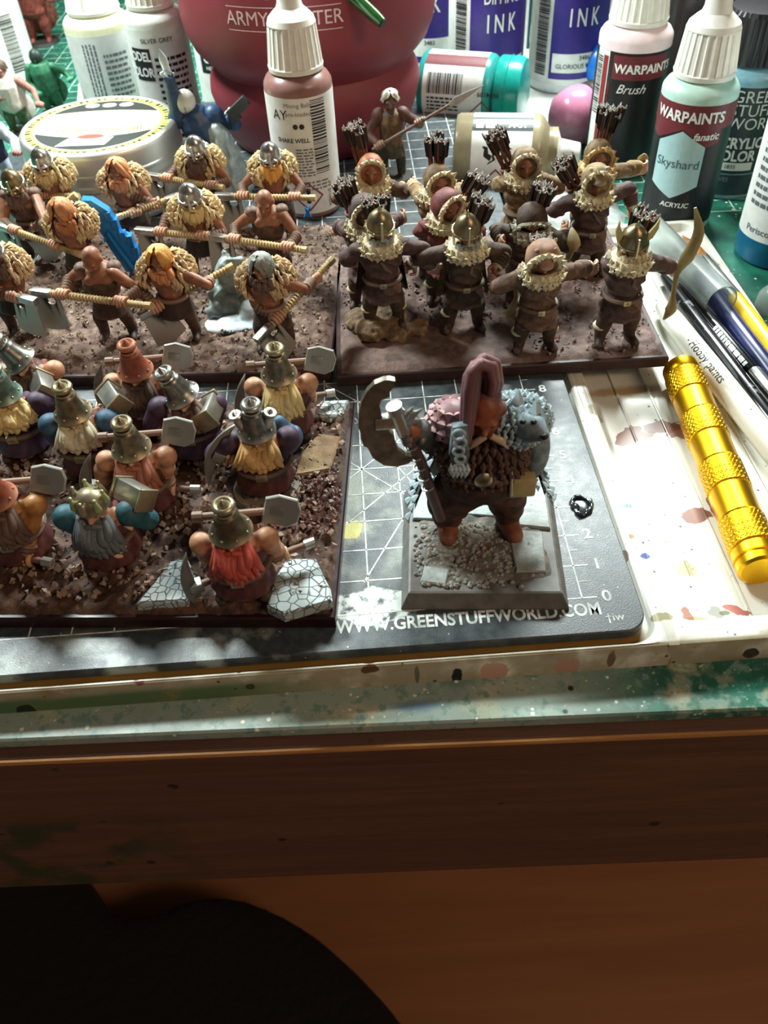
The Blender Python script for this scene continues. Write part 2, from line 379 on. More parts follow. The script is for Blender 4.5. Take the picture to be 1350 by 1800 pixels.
# the compartment under the dark mat is rust and ochre stained; tan stain and painted shadow of the archers' base in the ribbed one
tan_ = k.math('MULTIPLY', k.math('MULTIPLY', k.ramp(y, -.7, -.95), k.ramp(y, -1.27, -1.22)), k.math('MULTIPLY', k.ramp(x, 1.6, 1.0), k.ramp(z, -.17, -.22)))
base = k.mix(tan_, base, k.mix(k.noise(1.2), lin('a07c3a'), lin('7b5a30')))
p = at(1090, 690, -.5)
base = k.mix(k.math('MULTIPLY', k.blob(p.x+.3, p.y+.05, 2.0, .36, 2.0, .5, .7), .8), base, lin('b08c58'))
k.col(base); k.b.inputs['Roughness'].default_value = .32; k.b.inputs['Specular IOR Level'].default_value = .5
def ringtile(outer, inner, ro, ri, zf, zt=-.15, zb=-.9):
    mb = MB(); n = 6; rings = []
    def rr(b, d, r): return rrect(b[0]+d, b[1]+d, b[2]-d, b[3]-d, max(.005, r-d), n)
    seq = [(rr(outer, 0, ro), zb), (rr(outer, .03, ro), zt-.1), (rr(outer, .06, ro), zt-.03), (rr(outer, .12, ro), zt),
           (rr(inner, -.08, ri), zt), (rr(inner, -.02, ri), zt-.03), (rr(inner, .03, ri), zf+.06), (rr(inner, .1, ri), zf)]
    m_ = len(seq[0][0]); vs = []; fs = []
    for pts, zq in seq: vs += [(a, b, zq) for a, b in pts]
    for i in range(len(seq)-1):
        fs += [(i*m_+j, i*m_+(j+1) % m_, (i+1)*m_+(j+1) % m_, (i+1)*m_+j) for j in range(m_)]
    fs.append(tuple((len(seq)-1)*m_+j for j in range(m_))); mb.add(vs, fs); return mb
TY0 = -1.42
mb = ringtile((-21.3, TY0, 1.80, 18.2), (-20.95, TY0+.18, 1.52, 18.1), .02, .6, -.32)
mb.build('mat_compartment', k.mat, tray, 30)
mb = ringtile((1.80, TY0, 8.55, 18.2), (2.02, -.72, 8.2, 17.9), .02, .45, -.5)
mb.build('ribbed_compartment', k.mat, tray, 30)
MB().box((1.80, 8.35, -.52), (.26, 19.5, .741), ch=.03).build('divider', k.mat, tray)
for i in range(6):
    MB().box((2.95+i*.98, 8.4, -.49), (.07, 18.0, .07), ch=.02).build('rib', k.mat, tray)

# dark grey cutting mat
dm = thing('grey_cutting_mat', 'dark grey cutting mat with white ruler and grid, under the painted figures', 'cutting mat')
k = NT('dark_mat'); n1 = k.noise(.8, 6); n2 = k.noise(3.5, 5)
c = k.mix(k.ramp(n2, .3, .7), lin('343b3f'), lin('474f52'))
p = at(640, 900, 0); sm = k.blob(p.x, p.y, 1.6, 3.4, .9, .5, .8)
c = k.mix(k.math('MULTIPLY', sm, k.ramp(n1, .42, .62)), c, lin('93988a'))
p = at(655, 1065, 0); c = k.mix(k.math('MULTIPLY', k.blob(p.x, p.y, 1.1, .55, 1.6, .7), k.ramp(n2, .34, .5)), c, lin('c9d2cc'))
p = at(617, 932, 0); c = k.mix(k.blob(p.x, p.y, .32, .34, 3, .6), c, lin('c8c46f'))
c = k.mix(k.math('MULTIPLY', k.math('MULTIPLY', k.ramp(k.xyz()[1], .2, -.3), k.ramp(n1, .45, .6)), k.ramp(k.xyz()[0], -5, -7)), c, lin('8f9996'))
c = k.mix(k.math('MULTIPLY', k.ramp(k.voro(3.2), .07, .04), k.ramp(k.noise(1.7), .45, .55)), c, lin('d5ded9'))
k.col(c); k.put(k.b.inputs['Roughness'], k.math('ADD', k.math('MULTIPLY', n2, .25), .28)); k.bump(k.noise(26, 3), .25, .02)
MB().prism(rrect(-20.7, -1.02, 1.32, 33.6, .55, 7), -.3, 0, ch=.03).build('mat_sheet', k.mat, dm)
kp = NT('mat_print_white'); kp.col(kp.mix(kp.ramp(kp.noise(2.2, 5), .38, .62), lin('eef2ee'), lin('a9b1ae'))); kp.b.inputs['Roughness'].default_value = .5
mb = MB(); I = lambda u, v: (u, v, .006)
def line(x0, y0, x1, y1, wd=.035):
    d = V((x1-x0, y1-y0)).normalized(); n = V((-d.y, d.x))*wd/2
    mb.quad((x0+n.x, y0+n.y, .006), (x0-n.x, y0-n.y, .006), (x1-n.x, y1-n.y, .006), (x1+n.x, y1+n.y, .006))
for i in range(0, 20): line(-i, 0, -i, 32)
for j in range(0, 33):
    line(-19.4, j, 0, j)
    line(0, j, .36, j, .04)
    if j < 32: line(.04, j+.5, .22, j+.5, .03)
line(-6, 9, -3, 3-.0+0); line(-6.4, 6.4, -3.7, 3.7); line(-6, 9, -3.6, 6.6); line(-6, 4, -2, 8); line(-5.5, 2.9, -3.4, 5.0); line(-4, 3, -5.1, .95)
mb.build('grid_print', kp.mat, dm, 0)
mb = MB()
for j in range(0, 10): mb.text(str(j), .46, Matrix.Translation((.58, j, .007)), bold=.02)
mb.text('WWW.GREENSTUFFWORLD.COM', .5, Matrix.Translation((-2.72, -.36, .007)), bold=.025, sx=.80)
mb.text('\u2020iw', .3, Matrix.Translation((.62, -.62, .007)), bold=.01)
mb.build('ruler_lettering', kp.mat, dm, 0)
mb = MB(); p = at(1022, 890, 0); pts = []
for i in range(17):
    a = 2*math.pi*i/16; q = 1+.12*math.sin(3*a+1); pts.append((p.x+.24*q*math.cos(a), p.y+.33*q*math.sin(a), .03))
mb.tube(pts, [.06+.025*math.sin(i*1.9) for i in range(16)]+[.06], 8, caps=False, up=(0, 0, 1)); mb.ell((p.x, p.y, .0), (.22, .3, .03)); mb.ell((p.x-.17, p.y-.02, .03), (.12, .13, .06))
mb.build('dried_drop', M('dried_glue', '23282b', .15, var=.1, coat=.5), dm, 180, label='shiny black dried drop on the mat')
# ================================================================== bottles and tubs
PW = M('cap_white', 'e9e8df', .35, var=.04, ns=3, spec=.5)
LW = M('label_white', 'dfe0dc', .45, var=.05, ns=2)
INK = M('print_black', '1b1c1e', .5, var=0); GREY = M('print_grey', '6f7378', .5, var=0); WHT = M('print_white', 'eceeea', .5, var=0)
RED = M('print_red', '8a2f33', .5, var=0)
def bars(mb, fn, u0, v0, u1, v1, vert=True, seed=1):
    r = random.Random(seed); L = (u1-u0) if vert else (v1-v0); t = 0
    while t < L:
        a = r.choice((.02, .03, .05, .07))
        if t+a > L: break
        if vert: mb.rect(u0+t, v0, u0+t+a, v1, fn)
        else: mb.rect(u0, v0+t, u1, v0+t+a, fn, 4)
        t += a+r.choice((.025, .035, .05))
def words(mb, fn, u0, v0, u1, v1, n, seed=1, frac=.5):
    r = random.Random(seed); h = (v1-v0)/n
    for i in range(n):
        u = u0; v = v0+h*i
        while u < u1-.08:
            a = min(r.uniform(.08, .3), u1-u); mb.rect(u, v, u+a, v+h*frac, fn, 2); u += a+.05
def hazard(mb_red, mb_blk, fn, u, v, s):
    w = .06
    c = [(u, v-s), (u+s, v), (u, v+s), (u-s, v)]; e = [(u, v-s+w*1.5), (u+s-w*1.5, v), (u, v+s-w*1.5), (u-s+w*1.5, v)]
    for i in range(4):
        j = (i+1) % 4
        for q in range(6):
            L_ = lambda A, B, t: (A[0]+(B[0]-A[0])*t, A[1]+(B[1]-A[1])*t)
            mb_red.quad(fn(*L_(c[i], c[j], q/6)), fn(*L_(c[i], c[j], (q+1)/6)), fn(*L_(e[i], e[j], (q+1)/6)), fn(*L_(e[i], e[j], q/6)))
    mb_blk.text('!', s*1.3, fn=lambda a, b: fn(u+a, v+b), bold=.05)
def facing(x, y, twist=0.0): return math.atan2(CAMC.x-x, -(CAMC.y-y))*1.0 + twist   # turn local -Y to the camera
def zdir_euler(d, spin=0.0):
    return (rotmat(d) @ Matrix.Rotation(spin, 3, 'Z')).to_euler()
def shell(r, z0, z1, mat, par, name='label', a0=None, a1=None, off=.004):
    mb = MB()
    if a0 is None: mb.lathe([(r-.03, z0), (r+off, z0), (r+off, z1), (r-.03, z1)], 48, cap=False)
    else:
        n = 20; f = lambda a, z: ((r+off)*math.cos(a), (r+off)*math.sin(a), z)
        for i in range(n):
            b0 = a0+(a1-a0)*i/n; b1 = a0+(a1-a0)*(i+1)/n; mb.quad(f(b0, z0), f(b1, z0), f(b1, z1), f(b0, z1))
    return mb.build(name, mat, par, 40)
def dropper(name, label, loc, r=1.38, H=5.0, paint=None, capm=None, rz=0.0, cap='nozzle', rot=None, twist=0.0, neck=.68, group='paint bottles', base_m=None):
    t = thing(name, label, 'paint bottle', loc, rz if rot is None else 0, group, rot)
    MB().lathe([(r*.82, 0), (r*.95, .06), (r, .2), (r, H), (r*.985, H+.12), (r*.9, H+.3), (r*neck*1.12, H+.42), (r*neck, H+.5), (r*neck, H+.85)], 48).build('bottle_body', paint, t, 40)
    if cap == 'nozzle':
        b = r*.80; z = H+.5
        rib = lambda a, j: (1.0 if j not in (2, 3) else 1.0-.035*(math.sin(a*26) > -.1))
        c = MB().lathe([(b*.98, z), (b*1.0, z+.16), (b*.985, z+.2), (b*.86, z+1.45), (b*.86, z+1.5), (b*.8, z+1.68), (b*.62, z+1.86), (b*.46, z+2.0)], 104, rf=rib).build('cap', capm or PW, t, 25)
        MB().lathe([(b*.5, z+1.9), (b*.42, z+2.15), (b*.39, z+2.6), (b*.37, z+3.3), (b*.3, z+3.4)], 28).build('nozzle', capm or PW, c, 40)
    elif cap == 'flip':
        z = H+.45; b = r*.98
        c = MB().lathe([(b*.97, z), (b, z+.08), (b*.99, z+1.0), (b*.93, z+1.2), (b*.7, z+1.3)], 48).build('cap', capm, t, 40)
        MB().lathe([(b*1.0, z+.5), (b*1.02, z+.53), (b*1.0, z+.56)], 48, cap=False).build('seam_ring', capm, c)
    elif cap == 'screw':
        z = H+.5; b = r*.86
        rib = lambda a, j: (1.0 if j not in (1, 2) else 1.0-.03*(math.sin(a*30) > 0))
        MB().lathe([(b, z), (b, z+.1), (b*.97, z+1.6), (b*.9, z+1.75), (b*.5, z+1.8)], 120, rf=rib).build('cap', capm, t, 25)
    elif cap == 'tip':
        z = H+.5; MB().lathe([(r*.66, z), (r*.66, z+.35), (r*.4, z+.5), (r*.3, z+1.3), (r*.2, z+1.35)], 32).build('cap', capm, t, 40)
    elif cap == 'dome':
        z = H+.4; b = r*1.0
        MB().lathe([(b*.98, z), (b, z+.1), (b*.98, z+.6), (b*.85, z+1.1), (b*.55, z+1.45), (b*.1, z+1.55)], 40).build('cap', capm, t, 60)
    return t
ZG = -.9
# --- brown dropper in front of the red pot
t = dropper('paint_bottle', 'brown paint dropper bottle with white ribbed cap, in front of the dark red pot', (-6.45, 21.15, .01), 1.27, 4.75, M('paint_brown', '8c6760', .3, var=.06), rz=facing(-6.5, 21.2))
lb = shell(1.27, .25, 4.6, LW, t)
f = cyl(1.27, z0=0, off=.012); mb = MB(); mr = MB(); mg = MB()
bars(mb, f, .35, 1.8, .95, 4.5, False, 3); words(mg, f, -.35, 1.75, .3, 2.85, 10, 4); words(mg, f, -.5, 1.2, .9, 1.6, 3, 9)
mb.text('SHAKE WELL', .22, fn=lambda u, v: f(u-.42, v+3.1), bold=.02, split=.15); mg.text('Mixing Balls', .22, fn=lambda u, v: f(u-.12, v+4.35), split=.15); mg.text('pre-loaded', .22, fn=lambda u, v: f(u-.12, v+4.05), split=.15)
mb.text('\u25cf\u25cf', .26, fn=lambda u, v: f(u-.15, v+3.6)); mb.text('AY', .5, fn=lambda u, v: f(u-.85, v+4.0)); hazard(mr, mb, f, -.05, .95, .6)
mb.text('WP4110', .2, fn=lambda u, v: f(.85-v, .75+u), bold=.01)
mb.build('lettering', INK, lb, 0); mg.build('small_print', GREY, lb, 0); mr.build('hazard_diamond', RED, lb, 0)
# --- sky coloured bottle
t = dropper('paint_bottle', 'mint green paint bottle with a pale hexagon on its black label', (8.15, 19.5, ZG), 1.36, 5.1, M('paint_mint', 'b9d9cc', .25, var=.04), rz=facing(8.15, 19.5, -.14))
BLK = M('label_black', '17191b', .4, var=.1); WINE = M('label_wine', '6e2930', .45, var=.06)
lb = shell(1.36, .45, 4.95, BLK, t)
f = cyl(1.36, off=.012); g = cyl(1.36, off=.02)
mb = MB(); mb.rect(-2.2, 4.1, 2.2, 4.95, f, 30)
mb.poly([(-1.6, 3.7), (-1.1, 3.62), (-.1, 4.1), (-1.6, 4.1)], f); mb.poly([(-.1, 4.1), (.8, 3.5), (1.3, 3.62), (1.3, 4.1)], f)
mb.build('wine_band', WINE, lb, 0)
hx = [(-1.0, 2.0), (-.1, 1.55), (.8, 2.05), (.8, 3.5), (-.1, 4.05), (-1.0, 3.55)]
mb = MB(); mb.poly(hx, g)
mb.build('hexagon_swatch', M('swatch_sky', 'a9ccd0', .45, var=.03), lb, 0)
h = cyl(1.36, off=.03)
mb = MB(); mb.text('WARPAINTS', .52, fn=lambda u, v: h(u*.92-.02, v+4.52), bold=.03, split=.12); mb.text('fanatic', .36, fn=lambda u, v: h(u+.75, v+3.88), bold=.02, shear=.25, split=.12)
mb.build('lettering', WHT, lb, 0)
mb = MB(); mb.text('ACRYLIC', .26, fn=lambda u, v: h(u+.1, v+1.3), bold=.015, split=.12, shear=.2); mb.build('lower_lettering', WHT, lb, 0)
mb = MB(); mb.text('Skyshard', .46, fn=lambda u, v: h(u-.1, v+2.85), split=.12); mb.build('colour_name', M('print_teal', '3d5a68', .5, var=0), lb, 0)
# --- pale pink bottle behind it
t = dropper('paint_bottle', 'pale pink paint bottle with wine and black label behind the mint one', (7.2, 24.9, ZG), 1.46, 5.4, M('paint_pink', 'e8d3d6', .3, var=.03), rz=facing(7.2, 24.9, .0))
lb = shell(1.46, .3, 5.1, BLK, t)
f = cyl(1.46, off=.012); h = cyl(1.46, off=.022); mb = MB()
mb.rect(-.75, 4.1, 1.6, 5.0, f, 12); mb.build('wine_band', WINE, lb, 0)
mb = MB(); mb.rect(-1.7, .3, -.95, 5.1, f, 8); mb.build('white_panel', LW, lb, 0)
mb = MB(); mb.rect(-1.25, .6, -1.0, 4.9, h, 2); mb.text('Brush-on acrylic paint for models', .17, fn=lambda u, v: h(-.85-v, 2.8+u)); mb.build('wine_print', RED, lb, 0)
mb = MB(); bars(mb, h, -1.65, 2.6, -1.3, 4.9, False, 5); mb.build('barcode', INK, lb, 0)
mb = MB(); mb.text('WARPAINTS', .46, fn=lambda u, v: h(u+.62, v+4.5), bold=.03, split=.12); mb.text('Brush', .5, fn=lambda u, v: h(u+.1, v+3.75), shear=.4, split=.12); mb.build('lettering', WHT, lb, 0)
# --- dark teal bottle with black cap
t = dropper('paint_bottle', 'dark blue green paint bottle with tall black cap, cut by the right edge', (11.15, 22.4, ZG), 1.55, 4.6, M('paint_dusk', '6d97a4', .3, var=.05), M('cap_black', '17161a', .35, var=.1), rz=facing(11.1, 22.4, -.0), cap='screw')
lb = shell(1.55, 1.15, 4.45, M('label_dark_green', '1f2f30', .4, var=.1), t); h = cyl(1.55, off=.015)
shell(1.55, .25, 1.1, M('paint_deep', '243a40', .3, var=.1), t, 'lower_band')
mb = MB(); LT = dict(bold=.0, split=.12, align='LEFT')
for i, s_ in enumerate(('GREEN', 'STUFF', 'WORLD')): mb.text(s_, .62, fn=lambda u, v, i=i: h(u-.38, v+4.1-i*.5), **LT)
for i in range(4): mb.rect(-.82+i*.1, 2.75, -.75+i*.1, 4.35, h)
LT['bold'] = .03
mb.text('ACRYLIC', .58, fn=lambda u, v: h(u*.85-.75, v+2.35), **LT); mb.text('COLOR', .58, fn=lambda u, v: h(u*.85-.68, v+1.85), **LT)
mb.rect(-1.3, 1.28, 1.0, 1.6, h, 8); mb.build('lettering', M('print_pale', 'b9c4c0', .5, var=0), lb, 0)
mb = MB(); h2 = cyl(1.55, off=.024); LT['bold'] = .01; mb.text('1835', .22, fn=lambda u, v: h2(u-.1, v+1.44), **LT); mb.build('number', INK, lb, 0)
mb = MB(); mb.text('WOLVES', .24, fn=lambda u, v: h(u-.75, v+.9), **LT); mb.build('lower_lettering', GREY, lb, 0)
# --- blue bottle with white printed label at the right edge
px_ = (11.15, 16.5)
t = dropper('paint_bottle', 'blue paint bottle with white label standing beside the brushes', (px_[0], px_[1], ZG), 1.5, 5.2, M('paint_blue', '1f6a92', .25, var=.06), rz=facing(*px_), cap='screw', capm=PW)
lb = shell(1.5, 1.0, 5.1, LW, t); h = cyl(1.5, off=.014); mb = MB()
mb.text('Periscopios', .34, fn=lambda u, v: h(u-1.35, v+1.35), split=.12, align='LEFT', bold=.01); words(mb, h, -1.5, 2.2, -.3, 4.9, 9, 12); mb.build('lettering', M('print_slate', '5b666d', .5, var=0), lb, 0)
# --- dark bottle far behind
dropper('paint_bottle', 'blackish brown paint bottle behind the pale pink and mint ones', (11.0, 28.5, ZG), 1.4, 6.2, M('paint_black', '2a2522', .3, var=.1), M('cap_charcoal', '33302e', .4, var=.1), cap='screw')

# --- purple ink bottles
PUR = M('label_purple', '35247c', .42, var=.06); TEALD = M('label_petrol', '12464f', .42, var=.06)
def inkb(label, x, y, tw, num, name_, m_=None, r=1.95):
    t = dropper('ink_bottle', label, (x, y, ZG), r, 6.2, M('ink_white', 'dfe4e6', .3, var=.03), M('cap_pale', 'd5dcc9', .35, var=.03), rz=facing(x, y, tw), cap='screw', group='ink bottles')
    lb = shell(r, .5, 6.0, LW, t); f = cyl(r, off=.012); h = cyl(r, off=.022)
    mb = MB(); mb.rect(-.85, .78, 2.6, 6.0, f, 16); mb.build('colour_panel', m_ or PUR, lb, 0)
    mb = MB(); mb.rect(-.7, 1.1, 2.3, 2.0, h, 12); mb.build('name_panel', LW, lb, 0)
    q = cyl(r, off=.032); mb = MB()
    mb.text(num, .3, fn=lambda u, v: q(u+.95, v+1.78), split=.15, bold=.01); mb.text(name_, .3, fn=lambda u, v: q(u-.5, v+1.4), split=.15, align='LEFT', bold=.01)
    bars(mb, q, -1.75, .9, -1.05, 5.9, False, int(num) % 50); mb.build('lettering', INK, lb, 0)
    mb = MB(); mb.text('DIPPING', .8, fn=lambda u, v: q(u*.62+.75, v+4.75), split=.15, bold=.01); mb.text('I N K', 1.15, fn=lambda u, v: q(u*.6+.75, v+3.6), split=.15, bold=.01); mb.build('big_lettering', WHT, lb, 0)
inkb('purple ink bottle left of the two with readable lettering, behind the teal cap', 2.75, 35.5, .0, '3481', 'OIL')
inkb('purple ink bottle with white name panel, standing behind the pink cap', 7.05, 35.6, .0, '3486', 'GLORIOUS MA')
inkb('purple ink bottle peeping out beside the red pot', .2, 39.5, -.5, '3483', 'INK')
inkb('petrol green ink bottle between the purple ones', 5.6, 40.8, .6, '3471', 'OIL', TEALD)
inkb('purple ink bottle partly hidden by the pale pink paint bottle', 11.2, 38.2, .5, '3485', 'OIL')

# --- bottles lying down
def lying(label, a, b, r, paint, capm, cap, spin=0.0, H=None):
    a = V(a); b = V(b); d = (b-a).normalized(); tot = (b-a).length
    H = H or tot-1.7
    return dropper('paint_bottle', label, a, r, H, paint, capm, cap=cap, rot=zdir_euler(d, spin))
def spin_for(d):            # spin so that local -Y of a lying bottle looks up and toward the camera
    Rm = rotmat(d); want = (CAMC-V((0, 30, 0))).normalized(); l_ = Rm.inverted() @ want
    return math.atan2(l_.y, l_.x)+math.pi/2
rT = 1.6
a = at(745, 150, ZG+rT); a.z = ZG+rT; b = at(922, 163, ZG+rT)
d = (b-a); sp = spin_for(d)
t = lying('teal paint bottle lying on its side with teal cap and barcode label', a, b, rT, M('paint_teal', '2f8f8a', .25, var=.05), M('cap_teal', '1b9c90', .25, var=.05), 'flip', sp)
L = d.length-1.7; lb = shell(rT, .35, L-.05, LW, t); f = cyl(rT, off=.012); mb = MB(); mr = MB()
F2 = lambda u, v: f(-v*1.0, u)           # writing runs along the axis
bars(mb, lambda u, v: f(v, u), .6, -.55, 2.3, .35, True, 8)
mb.text('WP4109', .3, fn=lambda u, v: f(.25+v, 3.6-u), bold=.015); hazard(mr, mb, f, 1.15, 3.3, .62); words(mb, lambda u, v: f(v, u), .6, .5, 2.2, 1.2, 4, 3)
mb.build('lettering', INK, lb, 0); mr.build('hazard_diamond', RED, lb, 0)
mb = MB(); mb.rect(-1.6, .35, -.95, L-.05, f, 6); mb.build('wine_band', WINE, lb, 0)
rB = 1.55
a = at(800, 268, ZG+rB); b = at(1035, 272, ZG+rB); d = b-a; sp = spin_for(d)
t = lying('beige paint bottle lying on its side with recycling mark on its white label', a, b, rB, M('paint_beige', '8d8368', .25, var=.05), PW, 'tip', sp, H=d.length-2.2)
L = d.length-2.2; lb = shell(rB, .75, L-.2, LW, t); f = cyl(rB, off=.012); mb = MB(); mr = MB()
cu, cv = -.2, 1.75                       # recycling arrows
for kq in range(3):
    a0 = kq*2*math.pi/3+.3
    P = lambda rr, aa: f(cu+rr*math.cos(aa), cv+rr*math.sin(aa))
    mb.quad(P(.55, a0), P(.55, a0+.75), P(.33, a0+.75), P(.33, a0)); mb.quad(P(.55, a0+.75), P(.5, a0+1.35), P(.28, a0+1.3), P(.33, a0+.75))
    mb.add([P(.68, a0+1.3), P(.4, a0+1.85), P(.18, a0+1.25)], [(0, 1, 2)])
hazard(mr, mb, f, 1.15, 1.8, .6)
mb.text('ARMY', .42, fn=lambda u, v: f(u+.4, L-.75+v)); mb.text('PAINTER', .3, fn=lambda u, v: f(u+.4, L-1.15+v))
mb.build('lettering', INK, lb, 0); mr.build('hazard_diamond', RED, lb, 0)
mb = MB(); mb.rect(-1.7, .75, -.95, L-.2, f, 6); mb.build('dark_band', M('label_petrol_dark', '1d2d33', .4, var=.1), lb, 0)
mb = MB(); fb = cyl(rB, off=.022); mb.text('A-51', .38, fn=lambda u, v: fb(-1.2-v, L-.8+u), bold=.03); mb.rect(-1.5, .9, -1.05, 1.2, fb, 2); mb.rect(-1.5, 1.3, -1.05, 1.7, fb, 2); mb.build('pink_print', M('print_pink', 'e2b9bd', .5, var=0), lb, 0)
rP = 1.3
a = at(1110, 175, ZG+rP); b = at(985, 212, ZG+rP); d = b-a
t = lying('paint bottle lying with a rounded pink cap toward the beige bottle', a, b, rP, M('paint_black', '2a2522'), M('cap_pink', 'b9748f', .22, var=.05), 'dome', 0)
shell(rP, .2, d.length-2.0, BLK, t)
a = at(1120, 130, ZG+1.25); b = at(1062, 120, ZG+1.25)
lying('paint bottle lying with a bright blue cap behind the pale pink bottle', a+V((.3, .9, 0)), b+V((0, .9, 0)), 1.25, M('paint_blue', '1f6a92'), M('cap_blue', '1668c0', .3, var=.04), 'dome', 0, H=1.0)

# --- white bottles at the back left
def oldb(label, x, y, r, H, paint, tw=0.0): 
    t = dropper('paint_bottle', label, (x, y, ZG if y > 33.7 or x < -20 else .01), r, H, paint, rz=facing(x, y, tw)); return t
t = oldb('cream paint bottle behind the round tin, second from the left edge', -17.35, 37.4, 1.7, 3.9, M('paint_cream', 'dad8b4', .3, var=.03))
lb = shell(1.7, .2, 3.65, LW, t); f = cyl(1.7, off=.012); mb = MB(); words(mb, f, -.1, .7, 1.2, 2.9, 8, 3); words(mb, lambda u, v: f(-v-.3, u), .5, .1, 3.3, .9, 4, 5); mb.build('lettering', GREY, lb, 0)
t = oldb('white paint bottle with silver grey paint directly behind the blue armoured figure', -13.05, 30.6, 1.36, 4.75, M('paint_silver', 'd7d9d2', .3, var=.03))
lb = shell(1.36, .2, 4.6, LW, t); f = cyl(1.36, off=.012); mb = MB(); mb.rect(-1.5, 2.5, -.5, 3.85, f, 8); words(mb, f, -.35, .6, 1.2, 3.6, 11, 7); mb.text('SILVER GREY', .26, fn=lambda u, v: f(u-.1, v+4.15), bold=.015, split=.15); mb.build('lettering', INK, lb, 0)
mb = MB(); h = cyl(1.36, off=.022); mb.text('MODEL', .52, fn=lambda u, v: h(u*.8-1.2, v+3.5), bold=.03, split=.15); mb.text('COLOR', .52, fn=lambda u, v: h(u*.8-1.2, v+2.85), bold=.03, split=.15); mb.build('big_lettering', WHT, lb, 0)
t = oldb('white paint bottle with black name box half behind the red pot', -11.0, 36.2, 1.42, 5.6, M('paint_ivory', 'd9dad2', .3, var=.03))
lb = shell(1.42, .2, 5.2, LW, t); f = cyl(1.42, off=.012); h = cyl(1.42, off=.022); mb = MB(); mb.rect(-1.3, 1.8, .8, 3.4, f, 10); mb.build('name_box', INK, lb, 0)
mb = MB(); mb.text('MODEL', .6, fn=lambda u, v: h(u*.8-.25, v+3.05), bold=.03, split=.15); mb.text('COLOR', .6, fn=lambda u, v: h(u*.8-.25, v+2.5), bold=.03, split=.15); mb.text('HEXGRAU', .25, fn=lambda u, v: h(u-.4, v+2.05), bold=.01, split=.15); mb.build('big_lettering', WHT, lb, 0)
t = oldb('white paint bottle with a barcode in the top left corner', -24.6, 42.2, 1.9, 6.0, M('paint_ivory', 'd9dad2'))
lb = shell(1.9, .2, 5.6, LW, t); f = cyl(1.9, off=.012); mb = MB(); bars(mb, f, .5, .7, 1.3, 3.6, False, 11); mb.build('barcode', INK, lb, 0)

# --- dark red water pot
k = NT('red_pot'); k.b.inputs['Roughness'].default_value = .55
k.col(k.mix(k.noise(.5, 5), lin('6f2129'), lin('83303a')))
pot = thing('water_pot', 'dark red plastic water pot with white lettering, standing behind the figures', 'pot', (-6.05, 29.2, .01), facing(-6.05, 29.2))
prof = [(3.9, .9), (4.08, 1.0), (4.35, 1.5), (4.62, 2.4), (4.78, 3.1), (4.72, 3.6), (4.5, 4.0), (4.42, 4.15), (4.5, 4.3), (4.85, 4.65), (5.15, 5.0), (5.4, 5.6), (5.5, 6.2), (5.5, 8.2), (5.35, 8.6), (5.1, 8.7), (5.0, 8.4), (4.95, 6.5), (4.0, 4.2), (3.2, 1.6), (.01, 1.5)]
prof = [(a, b-.9) for a, b in prof]
MB().lathe(prof, 72).build('pot_body', k.mat, pot, 50)
pf = lambda u, v: (5.52*math.cos(-math.pi/2+u/5.5), 5.52*math.sin(-math.pi/2+u/5.5), 6.12+v)
PP = M('print_rose', 'd6b9b6', .5, var=.1)
mb = MB(); mb.text('ARMY PAINTER', .7, fn=lambda u, v: pf(u*.98-1.05, v), bold=.0, split=.2); mb.text('THE', .26, fn=lambda u, v: pf(u-1.0, v+.42), split=.2)
mb.rect(-3.35, .4, -1.35, .43, pf); mb.rect(-.65, .4, 1.25, .43, pf); mb.rect(-3.35, -.42, 1.25, -.39, pf)
mb.poly([(-1.55+.5*math.cos(q*.39), .98+.3*math.sin(q*.39)) for q in range(16)], pf)
mb.build('lettering', PP, pot, 0)
# green brush resting in the pot, tip over the rim
t = thing('paint_brush', 'glossy green brush handle hanging over the red pot', 'brush', (0, 0, 0))
a = atY(672, 40, 23.2); b = atY(585, -40, 24.6)
MB().tube([a, a+(b-a)*.15, a+(b-a)*.6, b, b+(b-a)*.8], [.2, .24, .27, .24, .2], 12).build('handle', M('lacquer_green', '1f4a1c', .15, var=.1, coat=.6), t, 60)
MB().tube([a+(a-b)*.02, a+(b-a)*.02], [.17, .2], 12).build('end_cap', M('print_black', '1b1c1e'), t)
MB().tube([b+(b-a)*.8, b+(b-a)*1.6], [.19, .16], 12).build('ferrule', M('steel', '9a9b98', .3, 1.0, var=.1), t)
MB().tube([b+(b-a)*1.6, b+(b-a)*2.0, b+(b-a)*2.3], [.16, .18, .02], 10).build('bristles', M('bristle', '6b5138', .8), t)

# --- round tin
k = NT('tin_metal'); k.b.inputs['Metallic'].default_value = .85; k.b.inputs['Roughness'].default_value = .4; k.col(lin('d6d6d2'))
tc_ = (-14.75, 23.4); tin = thing('round_tin', 'round silver tin of brush cleaner with yellow and black lid label', 'tin', (tc_[0], tc_[1], .01), -.06)
rt = 3.15
MB().lathe([(rt*.93, .9), (rt*.97, .98), (rt*.97, 1.1), (rt*.95, 1.15), (rt*.95, 1.5), (rt*.98, 1.58), (rt*.98, 1.72), (rt*.95, 1.8), (rt*.95, 3.2)], 72, Matrix.Translation((0, 0, -.9))).build('tin_body', k.mat, tin, 40)
lid = MB().lathe([(rt*.97, 2.3), (rt*1.0, 2.33), (rt*1.025, 2.42), (rt*1.025, 2.55), (rt*1.0, 2.62), (rt*1.0, 2.85), (rt*1.015, 2.9), (rt*1.015, 3.0), (rt*1.0, 3.05), (rt*1.0, 3.62), (rt*.995, 3.74), (rt*.97, 3.84), (rt*.93, 3.87), (rt*.91, 3.81), (.01, 3.81)], 72, Matrix.Translation((0, 0, -.9))).build('lid', k.mat, tin, 40)
